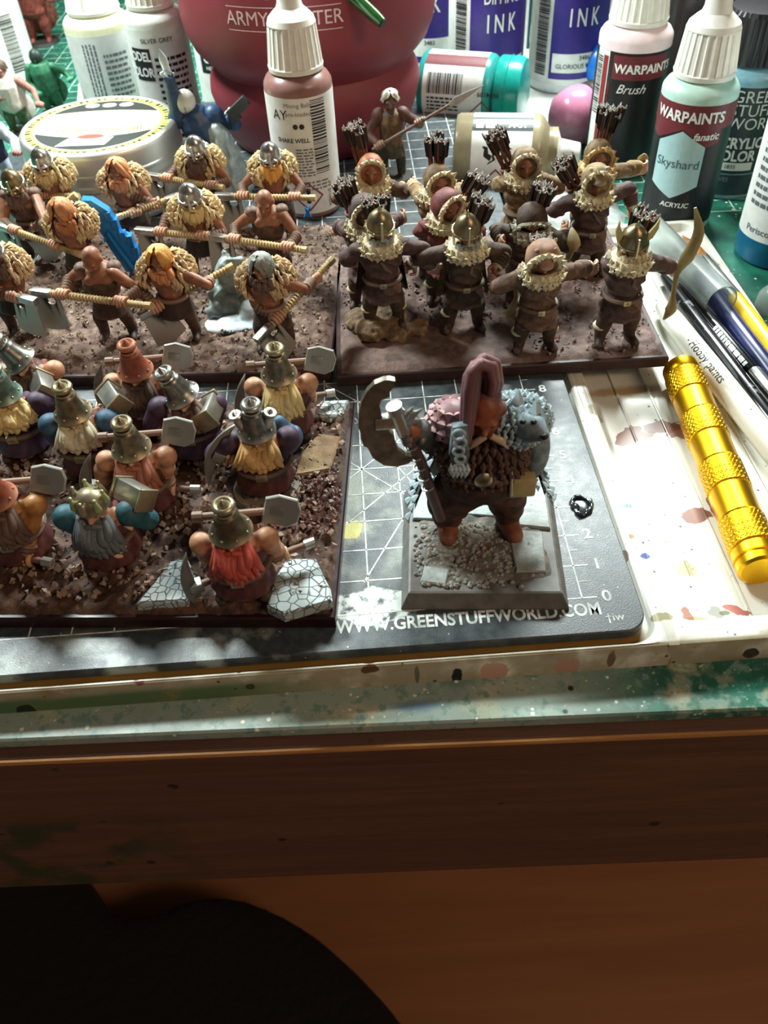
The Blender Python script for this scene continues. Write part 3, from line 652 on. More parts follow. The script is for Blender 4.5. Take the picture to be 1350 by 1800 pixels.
def disc(r0, r1, z, a0=0, a1=2*math.pi, n=64):
    mb = MB()
    for i in range(n):
        b0 = a0+(a1-a0)*i/n; b1 = a0+(a1-a0)*(i+1)/n
        mb.quad((r0*math.cos(b0), r0*math.sin(b0), z), (r1*math.cos(b0), r1*math.sin(b0), z), (r1*math.cos(b1), r1*math.sin(b1), z), (r0*math.cos(b1), r0*math.sin(b1), z))
    return mb
zl = 2.92
disc(2.55, 2.98, zl).build('label_ring', M('label_lime', 'c2cc5f', .5, var=.05), lid, 0)
disc(.0, 2.55, zl+.004).build('label_disc', M('label_cream', 'e4e6c0', .5, var=.05, c2='dfe08a'), lid, 0)
mb = MB()
for sgn in (1, -1):
    n = 20; h0 = 1.25 if sgn > 0 else .95; A = math.acos(h0/2.55)
    top = [(2.5*math.sin(-A+2*A*i/n), sgn*2.5*math.cos(-A+2*A*i/n)) for i in range(n+1)]
    low = [(x_, sgn*(h0+.35*(1-(x_/1.9)**2)*(1 if sgn < 0 else .6))) for x_, _ in top]
    mb = MB()
    for i in range(n): mb.quad((*top[i], zl+.008), (*top[i+1], zl+.008), (*low[i+1], zl+.008), (*low[i], zl+.008))
    mb.build('label_arc', M('print_charcoal', '2e3230', .5, var=0), lid, 0)
mb = MB()
for i in (-1, 0, 1):
    mb = MB(); mb.add([(i*.72+.3*math.cos(2*math.pi*q/20), 2.02+.22*math.sin(2*math.pi*q/20), zl+.012) for q in range(20)], [tuple(range(20))]).build('white_dot', WHT, lid, 0)
mb = MB(); mb.add([(-1.2, -2.1, zl+.012), (.75, -2.1, zl+.012), (.95, -1.35, zl+.012), (-.85, -1.35, zl+.012)], [(0, 1, 2, 3)]); mb.build('white_print', WHT, lid, 0)
mb = MB(); mb.ell((0, -1.25, zl+.01), (.55, .25, .012)); mb.build('brown_print', M('print_brown', '7a4a3c', .5, var=0), lid)
mb = MB(); mb.text('BRUSH CLEANER', .48, Matrix.Translation((.1, -.55, zl+.012)) @ Matrix.Rotation(math.pi, 4, 'Z'), bold=.0); mb.text('1', .4, Matrix.Translation((0, .7, zl+.012))); mb.build('lettering', M('print_olive', '77792c', .5, var=0), lid, 0)
mb = MB()
for i in range(70):
    a0 = 2*math.pi*i/70; T = Matrix.Rotation(a0, 4, 'Z') @ Matrix.Translation((2.77, 0, zl+.006))
    if i % 9: mb.box((0, 0, 0), (.2, .05+.05*(i % 3), .004), T)
mb.build('ring_print', INK, lid, 0)
# ================================================================== unit trays
def rnoise(x, y, s, seed=0): return mnoise.noise(V((x*s, y*s, seed*7.3)))
def slab(name, label, corner, ang, w, d, h, matside, right=True, cat='figure base'):
    t = thing(name, label, cat, (corner[0], corner[1], 0), ang)
    x0, x1 = (-w, 0) if right else (0, w)
    MB().prism([(x0, 0), (x1, 0), (x1, d), (x0, d)], 0.004, h-.04, ch=.04).build('base_slab', matside, t, 20)
    return t, x0, x1
def ground(par, x0, x1, y0, y1, h, res, fn, mat, name='textured_ground'):
    nx = int((x1-x0)/res); ny = int((y1-y0)/res); vs = []; fs = []
    for j in range(ny+1):
        for i in range(nx+1):
            x = x0+(x1-x0)*i/nx; y = y0+(y1-y0)*j/ny
            e = min(x-x0, x1-x, y-y0, y1-y); q = min(1, e/.25)
            vs.append((x, y, h-.07+q*max(.05, .12+fn(x, y))))
    W = nx+1
    fs = [(j*W+i, j*W+i+1, (j+1)*W+i+1, (j+1)*W+i) for j in range(ny) for i in range(nx)]
    mb = MB(); mb.add(vs, fs); return mb.build(name, mat, par, 180)
def grit(par, n, region, h, mat, seed, smin=.03, smax=.09, name='grit'):
    r = random.Random(seed); mb = MB()
    ico = [(0, 0, 1), (.9, 0, .2), (-.4, .8, .3), (-.5, -.8, .1), (.3, .4, -.6), (.1, -.5, -.7)]
    F = [(0, 1, 2), (0, 2, 3), (0, 3, 1), (1, 4, 2), (2, 4, 3), (3, 4, 5), (1, 5, 4), (3, 5, 1)]
    for _ in range(n):
        p = region(r)
        if p is None: continue
        s = r.uniform(smin, smax); T = Matrix.Translation((p[0], p[1], h+p[2]+s*.3)) @ Matrix.Rotation(r.uniform(0, 6), 4, V((r.random(), r.random(), r.random()+.1)).normalized())
        mb.add([(a*s*r.uniform(.7, 1.3), b*s*r.uniform(.7, 1.2), c*s) for a, b, c in ico], F, T)
    return mb.build(name, mat, par, 0, kind='stuff')
BH = .42
SIDE = M('base_side', '3a2420', .5, var=.2, ns=2)
MUD = M('mud', '5a4238', .8, var=.3, ns=5, bump=.7, bs=22, hi=1.0, hic='a08c7c', c2='75604f')
MUDP = M('mud_mauve', '6b554d', .72, var=.28, ns=2.5, bump=.8, bs=16, hi=.9, hic='94807a')
MUDD = M('mud_dark', '452d22', .7, var=.35, ns=4, bump=.8, bs=20, hi=1.0, hic='927764', c2='5f4230')
LUx = (-5.78, 9.12); LUa = R(-4.5)
lu, x0, x1 = slab('unit_base', 'brown textured base under the axe warriors', LUx, LUa, 11.6, 9.5, BH, SIDE)
gl = lambda x, y: .10*rnoise(x, y, 1.3)+.09*rnoise(x, y, 4, 2)+.06*rnoise(x, y, 9, 3)+.03
ground(lu, x0+.08, x1-.08, .08, 9.42, BH, .09, gl, MUD)
grit(lu, 1900, lambda r: (r.uniform(x0+.2, -.2), r.uniform(.2, 9.3), .12), BH, MUD, 3)
RUx = (-5.60, 8.80); RUa = R(-.9)
ru, x2, x3 = slab('unit_base', 'mauve brown textured base under the archers', RUx, RUa, 10.15, 8.3, BH, SIDE, False)
gr_ = lambda x, y: (.05*rnoise(x*2.2, y*.6, 2.0, 5)+.03*rnoise(x, y, 7, 6)) if y < 2.6 and x < 6.5 else .08*rnoise(x, y, 3, 7)+.06*rnoise(x, y, 9, 8)
ground(ru, x2+.08, x3-.08, .08, 8.22, BH, .09, gr_, MUDP)
grit(ru, 700, lambda r: (lambda x, y: (x, y, .1) if (y > 2.4 or x > 6) else None)(r.uniform(.2, 9.9), r.uniform(.2, 8.1)), BH, MUDP, 4)
DWx = (-5.79, -.37); DWa = R(-5.1)
dw, x4, x5 = slab('unit_base', 'dark red brown rocky base under the hatted dwarfs', DWx, DWa, 10.6, 7.95, BH, M('base_side_dark', '2a1514', .35, var=.2, ns=2), True)
gd = lambda x, y: .10*rnoise(x, y, 1.1, 9)+.09*rnoise(x, y, 3.5, 10)+.05*rnoise(x, y, 9, 11)+.07
ground(dw, x4+.08, x5-.08, .08, 7.87, BH, .08, gd, MUDD)
ROCKB = M('gravel_brown', '5b4236', .7, var=.3, ns=3, hi=.8, hic='a58d7c')
grit(dw, 1500, lambda r: (r.uniform(x4+.2, -.15), r.uniform(.3, 7.7), .18), BH, ROCKB, 5, .05, .13, 'rubble')
RREDM = M('gravel_red', '4a2822', .6, var=.3, ns=3, hi=.8, hic='8d6a60')
grit(dw, 420, lambda r: (lambda x, y: (x, y, .2) if (x+1.0)**2/1.0+(y-3.6)**2/2.2 < 1 else None)(r.uniform(-2.0, -.1), r.uniform(2.0, 5.2)), BH, RREDM, 6, .05, .1, 'red_rubble')
# carved pale stone slabs on the dwarf base
k = NT('carved_stone'); b_ = k.voro(4.6, 'DISTANCE_TO_EDGE'); k.col(k.mix(k.ramp(b_, .02, .05), lin('55616a'), k.mix(k.noise(2), lin('8f9c9c'), lin('b9c3c0')))); k.b.inputs['Roughness'].default_value = .6; k.bump(k.ramp(b_, 0, .08), .6, .08); STONE = k.mat
def locp(base_xy, ang, w_):      # world XY -> local of a rotated base
    d = V((w_[0]-base_xy[0], w_[1]-base_xy[1])); return V((d.x*math.cos(-ang)-d.y*math.sin(-ang), d.x*math.sin(-ang)+d.y*math.cos(-ang)))
def stone(par, bx, ang, px, h, mat, name, th=.28):
    P = [locp(bx, ang, at(a, b, .6)) for a, b in px]
    return MB().prism([(p.x, p.y) for p in P], BH-.05, BH+th, ch=.05).build(name, mat, par, 20)
stone(dw, DWx, DWa, [(470, 1070), (500, 1085), (585, 1060), (582, 1040), (555, 985), (505, 985), (480, 1025)], .25, STONE, 'carved_slab')
stone(dw, DWx, DWa, [(240, 1065), (330, 1060), (345, 1015), (330, 985), (300, 990), (270, 1030)], .25, STONE, 'carved_slab')
stone(dw, DWx, DWa, [(552, 735), (600, 735), (614, 706), (570, 708)], .3, STONE, 'carved_slab')
stone(dw, DWx, DWa, [(520, 840), (580, 830), (600, 770), (560, 765), (530, 800)], .2, M('ochre_stone', '8a6a48', .7, var=.2, ns=3, bump=.6, bs=8, c2='a58a63'), 'ochre_slab')
# rock clumps
def rock(par, bx, ang, px, py, r, mat, name, seed, hh=.35, z=.5):
    q = locp(bx, ang, at(px, py, z)); mb = MB(); rr = random.Random(seed)
    for _ in range(9): mb.ell((q.x+rr.uniform(-r, r)*.6, q.y+rr.uniform(-r, r)*.4, BH+hh*rr.uniform(.2, .6)), (r*rr.uniform(.35, .6), r*rr.uniform(.3, .55), hh*rr.uniform(.4, .7)))
    n = mb.remesh(.07, 1)
    n.v = [tuple(V(v)+V((mnoise.noise(V(v)*6), mnoise.noise(V(v)*6+V((9, 0, 0))), mnoise.noise(V(v)*6+V((0, 9, 0)))))*.06) for v in n.v]
    return n.build(name, mat, par, 50)
CORK = M('cork_rock', '6a543f', .85, var=.3, ns=5, bump=.8, bs=20, hi=1.0, hic='a8906f')
rock(ru, RUx, RUa, 668, 575, 1.15, CORK, 'cork_rock', 3, .55); rock(ru, RUx, RUa, 720, 580, .6, CORK, 'cork_rock', 4, .4)
# frozen spring on the warriors' base
q = at(415, 560, .5)
sp_ = thing('icy_rock', 'pale grey rock with white snowmelt between the axe warriors', 'rock', (q.x, q.y, BH+.03), 0)
mb = MB(); rr = random.Random(5)
for _ in range(16): mb.ell((rr.uniform(-.55, .55), rr.uniform(-.1, .8), rr.uniform(.1, .9)), (rr.uniform(.2, .4), rr.uniform(.2, .35), rr.uniform(.3, .6)))
mb.ell((-.1, .5, 1.3), (.4, .3, .7)); mb.ell((.25, .6, 1.15), (.4, .3, .7)); mb.tube([(0, .6, .8), (-.05, .65, 2.1)], [.35, .08], 10, round=True); mb.tube([(.4, .6, .8), (.5, .6, 1.6)], [.3, .08], 10, round=True)
n = mb.remesh(.06, 1); n.v = [tuple(V(v)+V((mnoise.noise(V(v)*4), mnoise.noise(V(v)*4+V((9, 0, 0))), mnoise.noise(V(v)*2+V((0, 9, 0)))))*.12) for v in n.v]
n.build('rock', M('slate_rock', '7a8886', .45, var=.25, ns=3, hi=.8, hic='a5b3b3', c2='8a9896'), sp_, 60)
mb = MB()
for a, b, c_, d_, e_ in ((0, -.5, 1.0, .4, .2), (-.6, -.3, .45, .4, .2), (.7, -.2, .5, .5, .25), (.5, .1, .5, .6, .6), (-.1, -.3, .7, .35, .3)): mb.ell((a, b, .05), (c_, d_, e_))
mb.remesh(.05, 3).build('snow', M('snow_white', 'e0eaec', .35, var=.06, ns=2, c2='b4c4c8', spec=.6), sp_, 180)
mb = MB()
for _ in range(26): a = rr.uniform(0, 6.28); mb.ell((.85*math.cos(a), -.25+.6*math.sin(a), .04), (rr.uniform(.08, .16),)*2+(rr.uniform(.08, .14),), nu=7, nv=5)
mb.build('dark_pebbles', M('dark_stone', '23211f', .4, var=.2), sp_, 60, kind='stuff')

# ================================================================== figure kit
def ik(s, h, l1, l2, bend):
    s, h = V(s), V(h); d = h-s; L = d.length
    if L >= (l1+l2)*.995: return s+d*(l1/(l1+l2))
    n = d.normalized(); a = (l1*l1-l2*l2+L*L)/(2*L); q = math.sqrt(max(0, l1*l1-a*a))
    b = V(bend); b = b-n*b.dot(n); b = b.normalized() if b.length > 1e-5 else V((0, 0, -1))
    return s+n*a+b*q
def fist(mb, p, axis, wrist, gr=.07, fr=.05, k=1.0):
    """closed hand: palm, four bent fingers round the grip axis, thumb from the side of the palm"""
    p = V(p); ax = V(axis).normalized(); e1 = V(wrist)-p; e1 = e1-ax*e1.dot(ax)
    e1 = e1.normalized() if e1.length > 1e-5 else ax.orthogonal().normalized(); e2 = ax.cross(e1)
    Rr = gr+fr*.9
    lens = (250, 275, 265, 235)
    for i in range(4):
        c = p+ax*((i-1.5)*fr*1.85); pts = []
        for q in range(7):
            th = R(35+lens[i]*q/7-60); pts.append(c+e1*(math.cos(th)*Rr)+e2*(math.sin(th)*Rr))
        mb.tube(pts, [fr*1.05, fr*1.08, fr, fr*.98, fr*.95, fr*.88, fr*.7], 6)
    mb.ell(p+e1*(Rr*1.0), (fr*2.1, fr*4.0, fr*1.7), rot=Matrix((e2, ax, e1)).transposed(), nu=8, nv=6)
    t0 = p+e1*Rr*1.05-ax*fr*3.2
    mb.tube([t0, t0-e2*Rr*.9-e1*Rr*.3-ax*fr*.3, t0-e2*Rr*1.05-e1*Rr*1.25+ax*fr*.4], [fr*1.15, fr*1.05, fr*.75], 6, round=True)
def head_skin(mb, T, k=1.0, jaw=1.0, nose=1.0):
    mb.ell((0, .02*k, .05*k), (.25*k, .30*k, .31*k), T); mb.ell((0, -.1*k, -.15*k), (.19*k*jaw, .19*k, .2*k), T)
    mb.ell((0, -.3*k, -.02*k), (.055*k*nose, .10*k*nose, .10*k), T, 8, 6); mb.ell((0, -.26*k, .09*k), (.2*k, .07*k, .05*k), T, 10, 6)
    mb.ell((.1*k, -.24*k, -.06*k), (.07*k, .06*k, .05*k), T, 8, 6); mb.ell((-.1*k, -.24*k, -.06*k), (.07*k, .06*k, .05*k), T, 8, 6)
    mb.ell((0, -.25*k, -.17*k), (.1*k, .07*k, .04*k), T, 8, 6); mb.ell((0, -.24*k, -.27*k), (.08*k, .07*k, .06*k), T, 8, 6)
    for sx in (-1, 1): mb.ell((sx*.26*k, .02*k, 0), (.045*k, .08*k, .1*k), T, 8, 6)
def eyes(par, T, k=1.0):
    mb = MB()
    for sx in (-1, 1): mb.ell((sx*.095*k, -.262*k, .035*k), (.05*k, .035*k, .028*k), T, 8, 6)
    mb.build('eyes', M('eye_dark', '1c120e', .4, var=0), par, 180)
def headT(p, tilt=0.0, turn=0.0, roll=0.0):
    return Matrix.Translation(V(p)) @ Matrix.Rotation(turn, 4, 'Z') @ Matrix.Rotation(tilt, 4, 'X') @ Matrix.Rotation(roll, 4, 'Y')
def locks(mb, T, roots, tips, r, seed=1, wav=.06, n=6, bulge=None):
    rr = random.Random(seed)
    for a, b in zip(roots, tips):
        a, b = V(a), V(b); w_ = V((rr.uniform(-1, 1), rr.uniform(-1, 1), 0))*wav; pts = []; rad = []
        for q in range(n):
            t = q/(n-1); p = a.lerp(b, t)+w_*math.sin(t*math.pi*1.5)
            if bulge: p = p+V(bulge)*math.sin(t*math.pi)
            pts.append(p); rad.append(r*(.75+.5*math.sin(math.pi*min(1, t*1.15+.1)))*(1 if t < .95 else .35))
        mb.tube(pts, rad, 6, T)
def beard(par, T, mat, k=1.0, L=.6, wd=.22, n=9, seed=1, r=.07, name='beard', fwd=.12, inner=True):
    mb = MB(); ro = []; ti = []
    for layer in ((0, 1.0), (1, .72)) if inner else ((0, 1.0),):
        m_ = n if layer[0] == 0 else n-2
        for i in range(m_):
            a = (i/(m_-1)-.5)*2
            ro.append((a*.22*k, (-.16-.12*math.cos(a*1.4)-.03*layer[0])*k, (-.1-.12*math.cos(a*1.4))*k))
            ti.append((a*wd*k, (-.12-fwd-.1*math.cos(a*1.2)-.07*layer[0])*k, (-.2-L*layer[1]*(.75+.25*math.cos(a*1.5)))*k))
    locks(mb, T, ro, ti, r*k, seed)
    mb.ell((0, -.16*k, -.22*k), (.2*k, .14*k, .13*k), T)
    for sx in (-1, 1): mb.tube([(0, -.3*k, -.11*k), (sx*.12*k, -.3*k, -.14*k), (sx*.2*k, -.26*k, -.26*k)], [.05*k, .055*k, .025*k], 6, T)
    return mb.build(name, mat, par, 60)
def hair(par, T, mat, k=1.0, L=.5, n=16, seed=2, spread=.3, swoop=0.0):
    mb = MB(); ro = []; ti = []
    for i in range(n):
        a = R(-25+230*i/(n-1)); x = math.cos(a); y = math.sin(a)
        ro.append((x*.1*k+swoop*.05, (y*.12-.02)*k, .36*k)); ti.append((x*spread*k+swoop*.35*max(0, .3+.7*random.Random(seed+i).random()), (y*(spread+.02)+.04)*k, (.05-L*(.75+.35*random.Random(i+seed).random()))*k))
    locks(mb, T, ro, ti, .075*k, seed, .09, 7, None)
    mb2 = MB()
    # pull the middle of each lock out over the skull
    vs = []
    for v in mb.v:
        q = T.inverted() @ V(v); rr_ = math.hypot(q.x/.285/k, (q.y-.02*k)/.33/k)
        zz = (q.z-.05*k)/(.345*k); m_ = math.sqrt(rr_*rr_+max(0, zz)**2)
        if m_ < 1.0 and q.z > -.05*k: q = V((q.x/max(m_, .2), (q.y-.02*k)/max(m_, .2)+.02*k, .05*k+(q.z-.05*k)/max(m_, .2)))
        vs.append(tuple(T @ q))
    mb.v = vs
    mb.ell((0, .06*k, .08*k), (.25*k, .27*k, .29*k), T)
    return mb.build('hair', mat, par, 60)
STEEL = M('mini_steel', 'a8a7a2', .3, 1.0, var=.25, ns=5, hi=.7, hic='e8e8e4'); BRONZE = M('mini_bronze', '77694e', .38, 1.0, var=.25, ns=5, hi=.8, hic='cabf9c')
DSTEEL = M('mini_gunmetal', '45423b', .42, .85, var=.25, ns=4, hi=.9, hic='cfcdc4')
def helm(par, T, mat=STEEL, k=1.0, kind='spect'):
    mb = MB()
    mb.lathe([(.33*k, -.02*k), (.345*k, .02*k), (.33*k, .07*k), (.31*k, .12*k), (.27*k, .27*k), (.17*k, .40*k), (.06*k, .46*k), (.01, .49*k)], 20, T @ Matrix.Translation((0, .03*k, 0)))
    h = mb.build('helmet', mat, par, 40)
    mb = MB()
    mb.torus((0, .03*k, .03*k), .335*k, .035*k, T, 20, 6)
    for a in range(12): mb.ell((.36*k*math.cos(a*.5236), .03*k+.36*k*math.sin(a*.5236), .05*k), .022*k, T, 6, 4)
    mb.tube([(0, -.3*k, .36*k), (0, -.36*k, .12*k), (0, -.39*k, -.1*k)], [.025*k, .035*k, .03*k], 6, T)
    if kind == 'spect':
        for sx in (-1, 1): mb.torus((sx*.12*k, -.31*k, .0), .1*k, .028*k, T, 14, 5, rot=Matrix.Rotation(R(90), 3, 'X') @ Matrix.Rotation(R(sx*12), 3, 'Y'))
    for sx in (-1, 1):
        mb.prism([(-.07*k, -.28*k), (.03*k, -.3*k), (.1*k, 0), (-.1*k, 0)], -.02*k, .02*k, T @ Matrix.Translation((sx*.31*k, -.06*k, .02*k)) @ Matrix.Rotation(R(90), 4, 'Z') @ Matrix.Rotation(R(90), 4, 'X'))
    mb.build('helmet_trim', mat, h, 40)
    return h
def fur(par, c, rad, mat, seed=1, rows=7, n0=20, gap=40, L=.34, wd=.16, th0=28, th1=112, name='fur_mantle', solid=True, yaw=0.0):
    mb = MB(); rr = random.Random(seed); c = V(c)
    def pt(th, ph): return V((rad[0]*math.sin(th)*math.cos(ph), rad[1]*math.sin(th)*math.sin(ph), rad[2]*math.cos(th)))
    for j in range(rows):
        th = R(th0+(th1-th0)*j/(rows-1)); n = max(5, int(n0*math.sin(th)+2))
        for i in range(n):
            ph = 2*math.pi*(i+.5*(j % 2)+rr.uniform(-.2, .2))/n
            dd = abs((ph-yaw-R(270)+math.pi) % (2*math.pi)-math.pi)
            if dd < R(gap)*(.5+.5*j/rows): continue
            p = pt(th, ph); t2 = pt(th+.12, ph); d = (t2-p).normalized(); nr = V((p.x/rad[0]**2, p.y/rad[1]**2, p.z/rad[2]**2)).normalized()
            d = (d+nr*.14+V((rr.uniform(-.15, .15), rr.uniform(-.15, .15), 0))).normalized()
            mb.tuft(c+p*.97, d, nr, L*rr.uniform(.8, 1.25), wd*rr.uniform(.8, 1.2), .45)
    o = mb.build(name, mat, par, 30)
    return o
def tubes(mb, *segs):
    for pts, rad in segs: mb.tube(pts, rad, 10, round=True)
SKIN = M('skin_ruddy', '8c5b43', .5, var=.2, ns=4, hi=.8, hic='c99b82', sss=.0); SKINP = M('skin_pale', 'b88a6e', .5, var=.2, ns=4, hi=.8, hic='e0bfa5')
LEA = M('leather_brown', '51382c', .6, var=.25, ns=5, hi=.9, hic='8f7160'); LEAD = M('leather_dark', '35261f', .6, var=.25, ns=5, hi=.9, hic='6e594b')
TROU = M('trousers_brown', '4a372c', .75, var=.25, ns=6, bump=.4, bs=18, hi=.8, hic='7d6653'); ROPE = M('rope_tan', '8c7450', .7, var=.25, ns=8, hi=1.0, hic='c9b180')
FURT = M('fur_tan', 'a3845c', .8, var=.3, ns=4, hi=1.0, hic='dcc298', c2='7d5b3c'); FURY = M('fur_sand', 'b3966a', .8, var=.3, ns=4, hi=1.0, hic='e3cfa0', c2='8a683f')
GIN = M('hair_ginger', '9c5a35', .6, var=.25, ns=6, hi=1.0, hic='d99a68'); ORA = M('hair_orange', 'a86424', .55, var=.25, ns=6, hi=1.0, hic='eeb765'); BLO = M('hair_blond', 'a88a4f', .6, var=.25, ns=6, hi=1.0, hic='dcc68c')
GRY = M('hair_grey', '5d625c', .6, var=.25, ns=6, hi=1.0, hic='a0a49c'); DRK = M('hair_dark', '3a2a22', .6, var=.25, ns=6, hi=1.0, hic='6d574a')

def bandtube(pts, rad, rings, amp, n=8):     # wrapped / ridged tube
    a, b = V(pts[0]), V(pts[1]); P = []; Q = []
    for i in range(rings*2+1):
        P.append(a.lerp(b, i/(rings*2))); Q.append((rad[0]+(rad[1]-rad[0])*i/(rings*2))*(1+amp*(1 if i % 2 else -1)))
    return MB().tube(P, Q, n)
def axe(par, A, B, flip=1, size=1.0, down=None):
    """A = blade end, B = butt"""
    A, B = V(A), V(B); d = (B-A).normalized(); L = (B-A).length
    bandtube((A+d*.55*size, B-d*.12), (.115, .105), int(L/.13), .16).build('axe_haft', ROPE, par, 60)
    MB().tube([B-d*.14, B+d*.04], [.12, .12], 8).build('haft_butt', ROPE, par, 30)
    MB().box((0, 0, .33*size), (.25, .22, .72*size), TR(A-d*.02, d, (0, 0, 1)), ch=.03).build('axe_socket', STEEL, par, 30)
    dn = V(down) if down is not None else V((0, -.1, -1)); dn = (dn-d*dn.dot(d)).normalized(); nn = d.cross(dn)
    X = Matrix((d, dn, nn)).transposed().to_4x4(); X.translation = A
    s = size; hole = [(.62*s+.16*s*math.cos(t), .22*s+.14*s*math.sin(t)) for t in [math.pi*.5-2*math.pi*i/12 for i in range(13)]]
    out = [(.0, .05*s), (.42*s, .05*s), (.86*s, .06*s), (.92*s, .30*s), (.96*s, .62*s), (1.03*s, 1.08*s), (.85*s, 1.17*s), (.62*s, 1.22*s)] + [(.62*s, .22*s+.14*s)] + hole[1:-1] + [(.6199*s, .22*s+.14*s)] + [(.6199*s, 1.22*s), (.3*s, 1.24*s), (-.04*s, 1.16*s), (-.02*s, .5*s)]
    mb = MB(); mb.prism(out, -.035, .035, X); bl = mb.build('axe_blade', DSTEEL, par, 20)
    mb = MB()
    for i in range(5): mb.ell(A+d*(.06+.13*i)*s+V((0, -.09, .07)), .035, nu=6, nv=4)
    mb.build('rivets', STEEL, bl)

def warrior(label, hpx, A, B, hands=(.28, .8), style='helm', beardm=None, hairm=None, zA=2.35, zB=2.35, turn=0.0, furm=None, bare=False, zh=3.42, skin=None, tilt=.35, lean=.35, hel=None, swoop=0, down=None, size=1.0, hl=.5, hgroup=True):
    hp = at(hpx[0], hpx[1], zh); o = V((hp.x, hp.y+lean, BH+.06))
    t = thing('axe_warrior', label, 'figurine', o, 0, 'axe warriors on the brown base')
    A = at(*A, zA)-o; B = at(*B, zB)-o; d = (B-A).normalized()
    hd = V((0, -lean, zh-o.z)); sk = skin or SKIN
    hL, hR = A.lerp(B, hands[0]), A.lerp(B, hands[1])
    sh = [V((-.52*math.cos(turn), -.2-.52*math.sin(turn)*1, 2.42)), V((.52*math.cos(turn), -.2+.52*math.sin(turn), 2.42))]
    el = [ik(sh[0], hL, .82, .8, (-.8, .3, -.6)), ik(sh[1], hR, .82, .8, (.8, .3, -.6))]
    T = headT(hd, tilt, turn)
    mb = MB(); head_skin(mb, T, 1.12)
    tubes(mb, ([hd+V((0, .1, -.1)), (0, -.12, 2.35)], [.17, .22]), ([(0, -.1, 2.3), (0, 0, 1.55)], [.48, .38]))
    mb.ell((0, -.12, 2.2), (.55, .38, .42))
    for s_, e_, h_ in ((sh[0], el[0], hL), (sh[1], el[1], hR)):
        tubes(mb, ([s_, s_.lerp(e_, .45), e_], [.2, .19, .14]), ([e_, e_.lerp(h_, .4), h_.lerp(e_, .1)], [.14, .15, .09]))
    for sx in (-1, 1): mb.ell((sx*.22, -.44, 2.27), (.23, .12, .17)); mb.ell((sx*.11, -.40, 1.95), (.1, .08, .09)); mb.ell((sx*.11, -.38, 1.76), (.1, .08, .09))
    n = mb.remesh(.045, 2)
    fist(n, hL, d, el[0], .1, .058); fist(n, hR, d, el[1], .1, .058)
    n.build('body', sk, t, 180)
    eyes(t, T, 1.12)
    for e_, h_ in ((el[0], hL), (el[1], hR)): bandtube((e_.lerp(h_, .05), e_.lerp(h_, .78)), (.2, .165), 5, .08, 10).build('bracer', LEA, t, 40)
    mb = MB(); mb.ell((0, -.08, 2.02), (.58, .52, .55)) if bare else mb.ell((0, 0, 1.95), (.5, .38, .5)); mb.ell((0, .03, 1.5), (.48, .4, .4)); mb.lathe([(.62, .95), (.6, 1.05), (.44, 1.6), (.3, 1.7)], 14)
    n = mb.remesh(.06, 2); n.build('tunic', LEAD if not bare else LEA, t, 180)
    MB().torus((0, .01, 1.55), .47, .07, None, 20, 6).build('belt', LEA, t)
    mb = MB()
    for sx in (-1, 1): tubes(mb, ([(sx*.22, .02, 1.35), (sx*.42, -.15, .8), (sx*.45, .02, .3)], [.3, .23, .17]))
    mb.remesh(.06, 2).build('trousers', TROU, t, 180)
    for sx in (-1, 1):
        m2 = MB(); tubes(m2, ([(sx*.45, .02, .42), (sx*.45, .02, .14)], [.19, .17]), ([(sx*.45, .0, .11), (sx*.5, -.34, .09)], [.15, .12]))
        m2.remesh(.05, 2).build('boot', LEAD, t, 180)
    if furm is not None:
        mb = MB(); mb.ell((0, .02, 2.42), (.72, .5, .42)); mb.remesh(.07, 2).build('fur_gap_shade', M('fur_shadow', '54391f', .9, var=.3), t, 180)  # dark core paints the shade between the fur tufts
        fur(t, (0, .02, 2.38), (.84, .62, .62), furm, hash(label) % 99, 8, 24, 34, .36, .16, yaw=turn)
    else:
        mb = MB(); mb.tube([(-.5, -.2, 2.6), (0, -.42, 2.05), (.35, -.3, 1.7)], [.05, .06, .05], 8); mb.tube([(.5, -.2, 2.6), (.0, -.42, 2.05), (-.35, -.3, 1.7)], [.05, .06, .05], 8); mb.build('chest_straps', LEA, t, 60)
        for sx in (-1, 1): MB().ell((sx*.5, -.12, 2.55), (.22, .24, .17)).build('shoulder_pad', LEA, t, 180)
    if style == 'helm': helm(t, T @ Matrix.Translation((0, 0, .06)), hel or STEEL, 1.14)
    elif style == 'hair': hair(t, T, hairm, 1.2, hl, 22, hash(label) % 50, .34, swoop)
    if beardm is not None: beard(t, T, beardm, 1.2, .5 if style == 'helm' else .36, .24, 9, hash(label) % 40, .08)
    axe(t, A, B, 1, size, down)
    return t
import zlib
hash = lambda s: zlib.crc32(s.encode())
warrior('axe warrior in silver helmet and sandy fur, farthest back by the left edge', (75, 287), (0, 345), (137, 345), (.35, .6), 'helm', BLO, zA=2.0, zB=2.3, furm=FURY)
warrior('ginger bearded axe warrior directly in front of the round tin', (207, 300), (322, 342), (207, 382), (.45, .75), 'hair', GIN, GIN, furm=FURT, turn=-.25, zA=2.3, zB=2.2, hl=.3)
warrior('axe warrior in silver helmet in front of the blue armoured figure', (345, 265), (256, 308), (392, 330), (.3, .85), 'helm', DRK, furm=FURY, turn=-.2)
warrior('axe warrior in silver helmet with orange braid, in front of the brown bottle', (475, 277), (380, 345), (553, 348), (.28, .8), 'helm', ORA, furm=FURY, turn=.05)
warrior('bare armed axe warrior in bronze helmet, cut by the left edge', (24, 325), (-5, 395), (140, 447), (.22, .72), 'helm', DRK, hel=BRONZE, bare=True, zA=2.3, zB=2.0)
